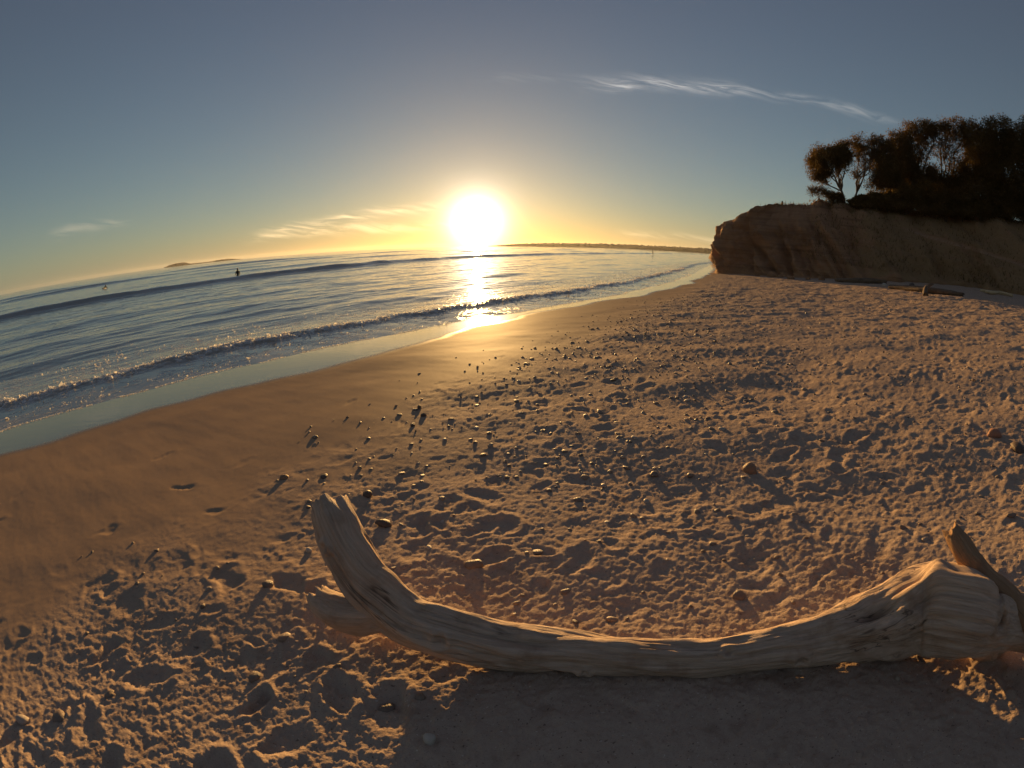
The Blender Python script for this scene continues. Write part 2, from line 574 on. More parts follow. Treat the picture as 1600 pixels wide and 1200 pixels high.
def mat_stone(name, per_object):
    m, g, p, out = new_mat(name)
    if per_object:
        rnd = g.n('ShaderNodeObjectInfo').outputs['Random']
    else:
        rnd = g.n('ShaderNodeNewGeometry').outputs['Random Per Island']
    pos = g.n('ShaderNodeTexCoord').outputs['Object'] if per_object else g.n('ShaderNodeNewGeometry').outputs['Position']
    c = g.ramp(rnd, [(0.0, (0.20, 0.135, 0.095)), (0.25, (0.34, 0.235, 0.155)), (0.5, (0.26, 0.19, 0.14)), (0.72, (0.42, 0.29, 0.19)), (0.9, (0.50, 0.38, 0.27)), (1.0, (0.60, 0.52, 0.43))])
    sp = g.noise(pos, 60.0 if not per_object else 3.0, 4, 0.65)
    c = g.mix(g.m('MULTIPLY', sp, 0.5), c, (0.10, 0.075, 0.06))
    g.put(p.inputs['Base Color'], c)
    p.inputs['Roughness'].default_value = 0.55
    p.inputs['Specular IOR Level'].default_value = 0.4
    g.put(p.inputs['Normal'], g.bump(sp, 0.3, 0.004 if not per_object else 0.05))
    return m


def mat_cliff():
    m, g, p, out = new_mat('cliff_earth')
    pos = g.n('ShaderNodeNewGeometry').outputs['Position']
    n1 = g.noise(pos, 0.5, 6, 0.62)
    strata = g.noise(g.vm('MULTIPLY', pos, (0.12, 0.12, 2.6)), 1.0, 5, 0.6, 0.5)
    n2 = g.noise(pos, 5.0, 5, 0.7)
    c = g.mix(n1, (0.32, 0.165, 0.085), (0.48, 0.27, 0.145))
    c = g.mix(g.m('MULTIPLY', g.smooth(strata, 0.42, 0.66), 0.5), c, (0.15, 0.085, 0.05))
    c = g.mix(g.m('MULTIPLY', g.smooth(n2, 0.5, 0.75), 0.5), c, (0.30, 0.195, 0.11))
    veg = g.attr('veg')
    vn = g.smooth(g.m('ADD', g.noise(pos, 0.9, 5, 0.65), g.m('SUBTRACT', veg, 0.5)), 0.42, 0.62)
    c = g.mix(vn, c, g.mix(n2, (0.26, 0.155, 0.075), (0.40, 0.25, 0.125)))
    c = g.mix(g.m('MULTIPLY', g.attr('path'), 0.40), c, (0.52, 0.37, 0.24))
    g.put(p.inputs['Base Color'], c)
    p.inputs['Roughness'].default_value = 0.95
    p.inputs['Specular IOR Level'].default_value = 0.1
    b = g.bump(strata, 0.6, 0.25)
    b = g.bump(n2, 0.8, 0.18, b)
    g.put(p.inputs['Normal'], b)
    return m


def mat_plain(name, c1, c2, scale=8.0, rough=0.85, bump=0.0, trans=0.0):
    m, g, p, out = new_mat(name)
    pos = g.n('ShaderNodeNewGeometry').outputs['Position']
    n = g.noise(pos, scale, 4, 0.6)
    g.put(p.inputs['Base Color'], g.mix(n, c1, c2))
    p.inputs['Roughness'].default_value = rough
    p.inputs['Specular IOR Level'].default_value = 0.2
    if bump:
        g.put(p.inputs['Normal'], g.bump(n, 0.6, bump))
    return m


def mat_leaf(name, c1, c2, c3, tc=(0.17, 0.105, 0.035), k=0.38):
    m, g, p, out = new_mat(name)
    rnd = g.n('ShaderNodeNewGeometry').outputs['Random Per Island']
    c = g.ramp(rnd, [(0.0, c1), (0.55, c2), (1.0, c3)])
    dif = g.n('ShaderNodeBsdfDiffuse')
    tr = g.n('ShaderNodeBsdfTranslucent')
    g.put(dif.inputs[0], c); g.put(tr.inputs[0], g.mix(0.5, c, tc))
    mx = g.n('ShaderNodeMixShader')
    mx.inputs[0].default_value = k
    g.t.links.new(dif.outputs[0], mx.inputs[1]); g.t.links.new(tr.outputs[0], mx.inputs[2])
    g.t.links.new(mx.outputs[0], out.inputs[0])
    g.t.nodes.remove(p)
    return m


M_SAND = mat_sand()
M_SEA = mat_sea()
M_LOG = mat_wood('weathered_wood', (0.50, 0.345, 0.235), (0.68, 0.50, 0.36), (0.38, 0.23, 0.14))
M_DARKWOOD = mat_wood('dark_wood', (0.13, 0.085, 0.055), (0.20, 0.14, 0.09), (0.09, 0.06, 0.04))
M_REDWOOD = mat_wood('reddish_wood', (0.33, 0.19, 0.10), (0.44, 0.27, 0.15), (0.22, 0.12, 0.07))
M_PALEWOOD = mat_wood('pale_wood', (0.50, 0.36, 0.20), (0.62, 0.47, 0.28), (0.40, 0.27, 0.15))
M_STONE = mat_stone('pebble_stone', True)
M_STONES = mat_stone('pebble_stones', False)
M_CLIFF = mat_cliff()
M_BARK = mat_plain('bark', (0.10, 0.075, 0.05), (0.17, 0.125, 0.085), 14.0, 0.9, 0.02)
M_LEAF = mat_leaf('foliage', (0.085, 0.060, 0.024), (0.120, 0.080, 0.030), (0.155, 0.098, 0.040))
M_LEAF_DARK = mat_leaf('dark_foliage', (0.095, 0.064, 0.024), (0.135, 0.086, 0.030), (0.18, 0.108, 0.040))
M_DRYGRASS = mat_leaf('dry_grass', (0.16, 0.11, 0.05), (0.23, 0.155, 0.07), (0.32, 0.22, 0.11))
M_FOAM = mat_leaf('sea_foam', (0.72, 0.70, 0.68), (0.80, 0.78, 0.76), (0.85, 0.84, 0.82), (0.85, 0.84, 0.82), 0.5)
M_HEAD = mat_plain('far_woodland', (0.045, 0.045, 0.022), (0.10, 0.08, 0.045), 0.05, 1.0)
M_ISLE = mat_plain('far_island_rock', (0.09, 0.08, 0.06), (0.14, 0.11, 0.08), 0.02, 1.0)
M_SUIT = mat_plain('black_wetsuit', (0.015, 0.015, 0.017), (0.03, 0.03, 0.034), 20.0, 0.6)
M_SKIN = mat_plain('skin', (0.28, 0.16, 0.10), (0.34, 0.20, 0.13), 20.0, 0.6)
M_BOARD = mat_plain('surfboard_paint', (0.55, 0.52, 0.46), (0.65, 0.62, 0.56), 5.0, 0.4)


# ------------------------------------------------------------------ sand
def radial_rows(r0, r1, de, k0, k1):
    r = [r0]
    while r[-1] < r1:
        q = r[-1]
        r.append(q + min(de * (q * q + EYE * EYE) / EYE, k0 + k1 * q))
    return np.array(r)


def build_sand():
    rows = radial_rows(0.30, 75.0, R(0.135), 0.012, 0.0085)
    rows = np.concatenate([[0.02, 0.1, 0.2], rows, np.geomspace(80, 900, 24)])
    az = np.concatenate([np.linspace(-180, -86, 60)[:-1], np.linspace(-86, 86, 1060), np.linspace(86, 180, 60)[1:]])
    A, Q = np.meshgrid(np.radians(az), rows)
    x = (Q * np.sin(A)).ravel(); y = (Q * np.cos(A)).ravel()
    u, t = shore_u(x, y)
    keep = (u > -7)
    z = np.full_like(x, -3.0)
    z[keep] = beach_z(x[keep], y[keep])
    r = np.hypot(x, y)
    wob = 0.42 * vnoise(t * 0.35, t * 0 + 3.3, 81) + 0.08 * vnoise(t * 1.6, t * 0 + 1.3, 82)
    edge = np.interp(t, [-5, 4, 6, 8, 12, 15, 19, 26, 42, 80], [1.9, 2.1, 2.4, 1.95, 0.9, 0.9, 1.3, 1.5, 1.7, 1.7])
    wet = 1 - sst(u - edge + wob, -0.35, 0.10)
    attrs = {'wet': wet, 'churn': churn_mask(x, y, u, t), 'far': sst(r, 9, 26) * churn_mask(x, y, u, t)}
    v, f, attrs = keep_faces(np.c_[x, y, z], grid_faces(len(rows), len(az)), keep, attrs)
    me = mesh_from('beach', v, f, attrs)
    link('beach', me, M_SAND, kind='structure', label='trampled brown sand beach sloping down to the sea')


build_sand()


# ------------------------------------------------------------------ sea
def sea_fields(x, y):
    u, t = shore_u(x, y)
    r = np.hypot(x, y)
    w1 = 0.35 * vnoise(t * 0.16, t * 0, 401) + 0.16 * vnoise(t * 0.7, t * 0 + 2, 402)
    eta = np.zeros_like(x)

    def ridge(u0, h, front, back, seed, wob, seg=0.0, fr=0.05):
        uu = u - u0 - wob * vnoise(t * fr, t * 0 + seed, seed) - 0.3 * wob * vnoise(t * fr * 4, t * 0 + seed, seed + 1)
        hh = h * (1 - seg + seg * sst(vnoise(t * fr * 1.7, t * 0 + 9 + seed, seed + 2), -0.35, 0.5))
        hh = hh * (1 + 0.18 * vnoise(t * fr * 9, t * 0, seed + 3))
        return hh * np.where(uu > 0, np.exp(-(uu / front) ** 2), np.exp(-(uu / back) ** 2)), uu
    b, ub = ridge(-2.1 + 0.22 * vnoise(t * 0.9, t * 0 + 4, 407) + 0.10 * vnoise(t * 2.7, t * 0 + 4, 408), 0.125 * (0.62 + 0.5 * vnoise(t * 0.55, t * 0 + 8, 409)), 0.22, 1.0, 411, 0.5, 0.45, 0.16)
    eta += b
    for (u0, h, fr_, bk, sd, wb, sg, f) in ((-6.2, 0.05, 0.8, 1.6, 421, 0.9, 0.95, 0.10), (-10.5, 0.08, 0.8, 2.0, 431, 1.2, 0.95, 0.07),
                                            (-16.5, 0.09, 1.0, 2.6, 441, 1.8, 0.95, 0.05), (-24.0, 0.10, 1.1, 3.2, 451, 2.4, 0.95, 0.04),
                                            (-31.0, 0.10, 1.1, 3.2, 455, 2.4, 0.95, 0.03),
                                            (-62.0, 0.28, 1.6, 5.0, 461, 5.0, 0.95, 0.018), (-84.0, 0.40, 1.8, 6.0, 471, 6.0, 0.95, 0.014),
                                            (-120.0, 0.5, 2.2, 8.0, 481, 8.0, 0.9, 0.010), (-170.0, 0.6, 2.5, 9.0, 491, 9.0, 0.9, 0.008)):
        eta += ridge(u0, h, fr_, bk, sd, wb, sg, f)[0]
    wv, uw = ridge(-38.5, 0.46, 0.95, 3.6, 501, 2.2, 0.30, 0.022)
    eta += wv
    off = sst(-u, 2.2, 6.0)
    far = 1 - sst(r, 150, 700)
    s = 0.862 * x - 0.507 * y
    eta += off * far * (0.035 * fbm(s * 0.55, t * 0.16, 3, 0.55, seed=511) + 0.009 * fbm(s * 1.9, t * 0.8, 3, 0.6, seed=521))
    # the thin run-up sheet
    eta += (1 - sst(-u, 1.0, 2.6)) * (0.016 * vnoise(t * 0.42, u * 0.25, 531) + 0.008 * vnoise(t * 1.7, u * 0.5, 532))
    lip = np.exp(-((ub - 0.02) / 0.34) ** 2)
    rough = fbm(u * 7.0, t * 5.0, 4, 0.65, seed=541)
    eta += lip * 0.028 * np.clip(rough + 0.35, 0, 2)
    patch = sst(vnoise(t * 0.8, u * 0.6, 545) + 0.7 * vnoise(t * 2.6, u * 2, 546), -0.75, 0.35)
    foam = lip * sst(rough, -0.1, 0.75) * patch
    lace = np.exp(-((u + 3.4) / 1.9) ** 2) * 0.85 + 0.55 * (u > -2.4) * (1 - sst(u, -0.05, 0.25))
    # whitecap patches on the outer breaker
    cap = np.exp(-((uw - 0.3) / 0.7) ** 2) * sst(vnoise(t * 0.11, t * 0 + 5, 551) + 0.4 * vnoise(t * 0.9, u, 552), 0.35, 0.75)
    foam = np.maximum(foam, cap * sst(fbm(u * 2.5, t * 1.5, 3, seed=553), -0.1, 0.5))
    eta += cap * 0.10 * np.clip(fbm(u * 2.2, t * 1.2, 3, seed=555), -0.3, 1)
    film = sst(u, -2.0, -1.4)
    depth = sst(-u, 1.5, 16)
    return SEA + eta, foam, lace, film, depth, u


def build_sea():
    rows = [3.0]
    while rows[-1] < 420:
        q = rows[-1]
        rows.append(q + min(0.018 + 0.0036 * q, 3.0))
    rows = np.concatenate([rows, np.geomspace(430, 4500, 30)])
    az = np.concatenate([np.linspace(-180, -76, 26)[:-1], np.linspace(-76, 36, 560), np.linspace(36, 180, 36)[1:]])
    A, Q = np.meshgrid(np.radians(az), rows)
    x = (Q * np.sin(A)).ravel(); y = (Q * np.cos(A)).ravel()
    z, foam, lace, film, depth, u = sea_fields(x, y)
    r = np.hypot(x, y)
    z = np.where(r > 700, SEA, z)
    keep = (u < 1.2)
    z = np.where(u > 0.9, SEA - 0.15, z)
    v, f, attrs = keep_faces(np.c_[x, y, z], grid_faces(len(rows), len(az)), keep, {'foam': foam, 'lace': lace, 'film': film, 'depth': depth})
    link('sea', mesh_from('sea', v, f, attrs), M_SEA, kind='structure', label='calm sea with low waves and a foaming edge')


build_sea()
#SECTION more
# ------------------------------------------------------------------ the bluff
def lerp_rows(P, n):
    """resample rows of control points (k,3) smoothly to n samples"""
    k = len(P)
    q = np.linspace(0, k - 1, n)
    i = np.clip(np.floor(q).astype(int), 0, k - 2)
    f = (q - i)[:, None]
    p0 = P[np.clip(i - 1, 0, k - 1)]; p1 = P[i]; p2 = P[i + 1]; p3 = P[np.clip(i + 2, 0, k - 1)]
    m1 = (p2 - p0) * 0.5; m2 = (p3 - p1) * 0.5
    f2, f3 = f * f, f * f * f
    return (2 * f3 - 3 * f2 + 1) * p1 + (f3 - 2 * f2 + f) * m1 + (-2 * f3 + 3 * f2) * p2 + (f3 - f2) * m2


def to_px(P):
    d = P - np.array([0, 0, EYE])
    d = d / np.linalg.norm(d, axis=1)[:, None]
    c, q = math.cos(PITCH), math.sin(PITCH)
    X = d[:, 0]; Y = d[:, 1] * c - d[:, 2] * q; Z = d[:, 1] * q + d[:, 2] * c
    th = np.arccos(np.clip(Y, -1, 1)); h = np.maximum(np.hypot(X, Z), 1e-9)
    return 800 + FPX * th * X / h, 600 - FPX * th * Z / h


def cliff_station(base, ups, D=None):
    b = on_beach(*base)
    if D is None:
        D = math.hypot(b[0], b[1])
    else:
        b = at_range(base[0], base[1], D)
        b[2] = float(base_z(b[0], b[1]))
    prof = [b + np.array([0, 0, -0.8]), b]
    for (px, py, dD) in ups:
        prof.append(at_range(px, py, D + dD))
    return prof, D


def build_cliff():
    S = []
    spec = [((1117, 422), [(1118, 402, 0.0), (1124, 374, 0.3), (1148, 347, 0.6), (1194, 323, 1.5)], 48.0),
            ((1158, 427), [(1161, 406, 0.3), (1168, 376, 0.8), (1186, 346, 1.6), (1216, 322, 3.0)], 45.0),
            ((1200, 431), [(1203, 408, 0.5), (1209, 374, 1.2), (1222, 344, 2.2), (1240, 321, 4.5)]),
            ((1250, 434), [(1252, 412, 0.6), (1258, 380, 1.6), (1268, 348, 3.2), (1285, 320, 6.0)]),
            ((1330, 438), [(1331, 418, 0.8), (1334, 388, 2.2), (1338, 352, 4.2), (1345, 323, 7.0)]),
            ((1400, 440), [(1400, 424, 0.8), (1400, 396, 2.2), (1400, 358, 4.4), (1400, 328, 7.5)]),
            ((1500, 447), [(1498, 434, 0.6), (1496, 404, 1.8), (1493, 366, 3.8), (1490, 336, 6.5)]),
            ((1600, 462), [(1598, 446, 0.9), (1596, 416, 2.6), (1593, 378, 4.8), (1590, 345, 7.5)])]
    profs = [cliff_station(*q)[0] for q in spec]
    corner = profs[0]

    def shifted(src, dx, dy, flat=0.0):
        return [p + np.array([dx, dy, 0]) for p in src]
    far = [shifted(corner, 66, 115), shifted(corner, 24, 40), shifted(corner, 7.5, 12)]
    right = [shifted(profs[-1], 6, -9), shifted(profs[-1], 11, -22), shifted(profs[-1], 18, -55)]
    profs = far + profs + right
    full = []
    for k, p in enumerate(profs):
        top = p[-1]
        if k < 4:
            inn = np.array([0.93, -0.36, 0.0])
        elif k >= len(profs) - 3:
            inn = np.array([0.97, 0.22, 0.0])
        else:
            inn = np.array([top[0], top[1], 0.0]); inn /= np.linalg.norm(inn)
            inn = inn * 0.8 + np.array([0.45, 0.0, 0.0]); inn /= np.linalg.norm(inn)
        p = p + [top + inn * 3 + np.array([0, 0, 0.15]), top + inn * 9 + np.array([0, 0, 0.4]), top + inn * 30 + np.array([0, 0, 1.2]), top + inn * 70 + np.array([0, 0, 2.0])]
        full.append(np.array(p))
    full = np.array(full)                                   # station, profile, xyz
    nb, na = 170, 560
    tmp = np.stack([lerp_rows(full[k], nb) for k in range(len(full))])
    G3 = np.stack([lerp_rows(tmp[:, j], na) for j in range(nb)], axis=1)     # na, nb, 3
    gu = np.gradient(G3, axis=0); gv = np.gradient(G3, axis=1)
    N = np.cross(gu, gv); N /= np.maximum(np.linalg.norm(N, axis=2, keepdims=True), 1e-9)
    x, y, z = G3[..., 0].ravel(), G3[..., 1].ravel(), G3[..., 2].ravel()
    N = N.reshape(-1, 3)
    steep = 1 - np.abs(N[:, 2])
    al = np.repeat(np.linspace(0, 1, na), nb)               # along the bluff
    st = al * (len(full) - 1)
    face = sst(z, -0.5, 0.6) * (0.25 + 0.75 * sst(steep, 0.1, 0.45))
    arc = np.cumsum(np.linalg.norm(np.diff(G3[:, 2], axis=0, prepend=G3[:1, 2]), axis=1))
    arc = np.repeat(arc, nb)
    d = 0.50 * fbm(arc * 0.30, z * 0.24, 4, 0.5, seed=601) + 0.85 * (ridged(arc * 0.34 + 0.30 * z, z * 0.16, 3, 0.45, seed=611) - 1.0)
    d += 0.13 * vnoise(arc * 0.15, z * 2.3 + 0.25 * vnoise(arc * 0.3, z * 0.4, 622), 621) + 0.10 * fbm(arc * 1.5, z * 1.7, 3, 0.6, seed=631)
    wild = np.interp(st, [0, 3, 6.0, 7.5, 9, 20], [1.2, 1.2, 1.5, 1.2, 0.9, 0.9])
    P = G3.reshape(-1, 3) - N * (d * face * wild)[:, None] * np.sign(1.0)
    # beaten footpath climbing the slope
    px, py = to_px(P)
    line = np.interp(px, [1395, 1450, 1520, 1600, 1700], [350, 369, 388, 414, 452])
    path = np.exp(-((py - line) / 1.6) ** 2) * sst(px, 1395, 1440) * (face > 0.2)
    P[:, 2] -= 0.10 * path
    veg = np.interp(st, [0, 5, 6.5, 7.5, 20], [0.05, 0.05, 0.30, 0.62, 0.7]) + sst(1 - steep, 0.82, 0.97) * 0.3
    veg = np.where(z < 0.9, veg - 0.3, veg) - path * 1.5
    me = mesh_from('bluff', P, grid_faces(na, nb), {'veg': veg, 'path': path})
    link('bluff', me, M_CLIFF, kind='structure', label='dark earth bluff rising from the sand at the end of the beach')
    return P, G3.shape, st, veg, face


CLIFF_P, CLIFF_SHAPE, CLIFF_ST, CLIFF_VEG, CLIFF_FACE = build_cliff()


def cliff_top_z(x, y):
    d2 = (CLIFF_P[:, 0] - x) ** 2 + (CLIFF_P[:, 1] - y) ** 2
    k = np.argsort(d2)[:4]
    return float(CLIFF_P[k, 2].max())


# far land
def ridge_land(name, pts, seed, mat, label, rough, step):
    """pts: (azimuth deg, range m, height m, half width m)"""
    az = np.array([p[0] for p in pts], float)
    n = int((az[-1] - az[0]) / step)
    a = np.linspace(az[0], az[-1], n)
    Dm = np.interp(a, az, [p[1] for p in pts]); H = np.interp(a, az, [p[2] for p in pts]); W = np.interp(a, az, [p[3] for p in pts])
    prof_w = np.array([-1.0, -0.96, -0.88, -0.7, -0.4, 0.0, 0.5, 1.0])
    prof_h = np.array([-0.05, 0.30, 0.55, 0.78, 0.94, 1.0, 0.8, -0.05])
    A, K = np.meshgrid(np.radians(a), np.arange(len(prof_w)), indexing='ij')
    Q = Dm[:, None] + prof_w[None, :] * W[:, None]
    x = Q * np.sin(A); y = Q * np.cos(A)
    amp = 1 + rough * fbm(np.repeat(a[:, None], len(prof_w), 1) * 4.5, K * 0.9, 5, 0.62, seed=seed)
    z = SEA + H[:, None] * prof_h[None, :] * np.clip(amp, 0.2, 2)
    me = mesh_from(name, np.c_[x.ravel(), y.ravel(), z.ravel()], grid_faces(n, len(prof_w)), smooth=True)
    return link(name, me, mat, kind='structure', label=label)


ridge_land('headland', [(-3.0, 2100, 0.5, 30), (0.5, 2050, 10, 60), (4.0, 2000, 14, 90), (8, 1900, 14.5, 100), (14, 1800, 14.5, 100), (19, 1650, 14, 100), (26, 1500, 15, 100)],
           701, M_HEAD, 'low wooded headland along the horizon right of the sun', 0.22, 0.03)
ridge_land('island', [(-38.6, 3000, 0.5, 30), (-38.0, 3000, 10.5, 30), (-37.2, 3000, 17, 75), (-36.2, 3000, 17, 75), (-35.6, 3000, 6, 60), (-33.6, 3000, 4, 45), (-32.2, 3000, 10, 55), (-31.0, 3000, 8, 45), (-29.8, 3000, 0.5, 30)],
           711, M_ISLE, 'flat-topped low island far out on the horizon', 0.12, 0.03)
ridge_land('rocky_point', [(21.75, 185, 0.3, 4), (21.9, 184, 1.2, 6), (22.15, 182, 3.2, 8), (22.5, 180, 4.6, 9), (23.5, 176, 5.5, 10), (26, 170, 6, 12)],
           721, M_CLIFF, 'small dark rocky point jutting past the bluff', 0.2, 0.04)


# ------------------------------------------------------------------ swept limbs
def sweep(ctrl, radii, nring, nseg, shape=None, up=(0, 0, 1), cap=True, jag0=0.0, jag1=0.0, seed=0):
    C = lerp_rows(np.asarray(ctrl, float), nring)
    rr = lerp_rows(np.c_[radii, radii, radii].astype(float), nring)[:, 0]
    T = np.gradient(C, axis=0); T /= np.linalg.norm(T, axis=1, keepdims=True)
    N = np.zeros_like(T)
    n = np.array(up, float)
    for i in range(nring):
        if i == 0 or shape is not None:
            n = np.array(up, float) if shape is not None else n
        n = n - T[i] * n.dot(T[i])
        if np.linalg.norm(n) < 1e-3:
            n = np.array([1.0, 0, 0]) - T[i] * T[i][0]
        n = n / np.linalg.norm(n)
        N[i] = n
    B = np.cross(T, N)
    th = np.linspace(0, 2 * np.pi, nseg, endpoint=False)
    s = np.concatenate([[0], np.cumsum(np.linalg.norm(np.diff(C, axis=0), axis=1))])
    SS, TH = np.meshgrid(s, th, indexing='ij')
    mul = shape(SS / s[-1], TH, SS) if shape is not None else np.ones_like(SS)
    rad = rr[:, None] * mul
    P = C[:, None, :] + rad[..., None] * (np.cos(TH)[..., None] * N[:, None, :] + np.sin(TH)[..., None] * B[:, None, :])
    if jag0:
        w = np.exp(-(SS / (jag0 * 0.9)) ** 1.0)
        jj = jag0 * (vnoise(TH * 0 + 1.7 * np.cos(TH) + seed, 1.7 * np.sin(TH), seed) + 0.5 * vnoise(4 * np.cos(TH), 4 * np.sin(TH) + seed, seed + 1))
        P -= T[:, None, :] * (w * jj)[..., None]
    if jag1:
        w = np.exp(-((s[-1] - SS) / (jag1 * 0.9)))
        jj = jag1 * (vnoise(1.7 * np.cos(TH) + seed, 1.7 * np.sin(TH) + 5, seed + 2) + 0.5 * vnoise(4 * np.cos(TH), 4 * np.sin(TH) + seed, seed + 3))
        P += T[:, None, :] * (w * jj)[..., None]
    V = P.reshape(-1, 3)
    F = grid_faces(nring, nseg, wrap=True)
    gr = np.stack([SS, rr[:, None] * np.cos(TH), rr[:, None] * np.sin(TH)], -1).reshape(-1, 3)
    # end caps: an inner ring drawn in a little, then the middle
    Vs, Gs, Fs = [V], [gr], [F]
    base = len(V)
    for end in (0, nring - 1):
        ring = P[end]
        mid = ring.mean(axis=0)
        sgn = 1 if end == 0 else -1
        inner = mid + (ring - mid) * 0.6 + T[end] * rr[end] * 0.10 * sgn
        cen = (mid + T[end] * rr[end] * 0.22 * sgn)[None]
        Vs += [inner, cen]
        gg = gr.reshape(nring, nseg, 3)[end]
        Gs += [gg * np.array([1, 0.6, 0.6]) + np.array([0.03, 0, 0]), gg.mean(axis=0)[None]]
        j = np.arange(nseg); j2 = (j + 1) % nseg
        o = end * nseg
        i0 = base; c0 = base + nseg
        q1 = np.stack([o + j, o + j2, i0 + j2, i0 + j], -1)
        q2 = np.stack([i0 + j, i0 + j2, np.full(nseg, c0), np.full(nseg, c0)], -1)
        if end == 0:
            q1 = q1[:, ::-1]; q2 = q2[:, ::-1]
        Fs += [q1]
        tri = np.stack([i0 + j, i0 + j2, np.full(nseg, c0)], -1)
        if end == 0:
            tri = tri[:, ::-1]
        Fs.append(tri)
        base += nseg + 1
    return np.vstack(Vs), Fs, np.vstack(Gs)


def mesh_mixed(name, V, Fs, attrs):
    quads = [f for f in Fs if f.shape[1] == 4]; tris = [f for f in Fs if f.shape[1] == 3]
    me = bpy.data.meshes.new(name)
    V = np.asarray(V, np.float32)
    q = np.vstack(quads).astype(np.int32) if quads else np.zeros((0, 4), np.int32)
    t = np.vstack(tris).astype(np.int32) if tris else np.zeros((0, 3), np.int32)
    me.vertices.add(len(V)); me.vertices.foreach_set('co', V.ravel())
    me.loops.add(q.size + t.size)
    me.loops.foreach_set('vertex_index', np.concatenate([q.ravel(), t.ravel()]))
    me.polygons.add(len(q) + len(t))
    me.polygons.foreach_set('loop_start', np.concatenate([np.arange(len(q)) * 4, q.size + np.arange(len(t)) * 3]).astype(np.int32))
    me.polygons.foreach_set('loop_total', np.concatenate([np.full(len(q), 4), np.full(len(t), 3)]).astype(np.int32))
    me.polygons.foreach_set('use_smooth', np.ones(len(q) + len(t), bool))
    me.update(calc_edges=True)
    for an, av in attrs.items():
        me.attributes.new(an, 'FLOAT_VECTOR', 'POINT').data.foreach_set('vector', np.asarray(av, np.float32).ravel())
    return me


def limb(name, parent, mat, ctrl, radii, nring=24, nseg=20, shape=None, origin=(0, 0, 0), label=None, **kw):
    V, Fs, gr = sweep(ctrl, radii, nring, nseg, shape, **kw)
    me = mesh_mixed(name, V - np.asarray(origin), Fs, {'grain': gr})
    o = link(name, me, mat, parent)
    if label:
        o['label'] = label
    return o


def knotty(seed, amp=0.08, k=5.0):
    def f(S, TH, L):
        return 1 + amp * (vnoise(L * k + 1.3 * np.cos(TH), 1.3 * np.sin(TH) + L * 2.0, seed) + 0.5 * vnoise(L * k * 2.2 + 2.6 * np.cos(TH), 2.6 * np.sin(TH), seed + 1)) + 0.35 * amp * np.sin(3 * TH + 3 * L + seed)
    return f


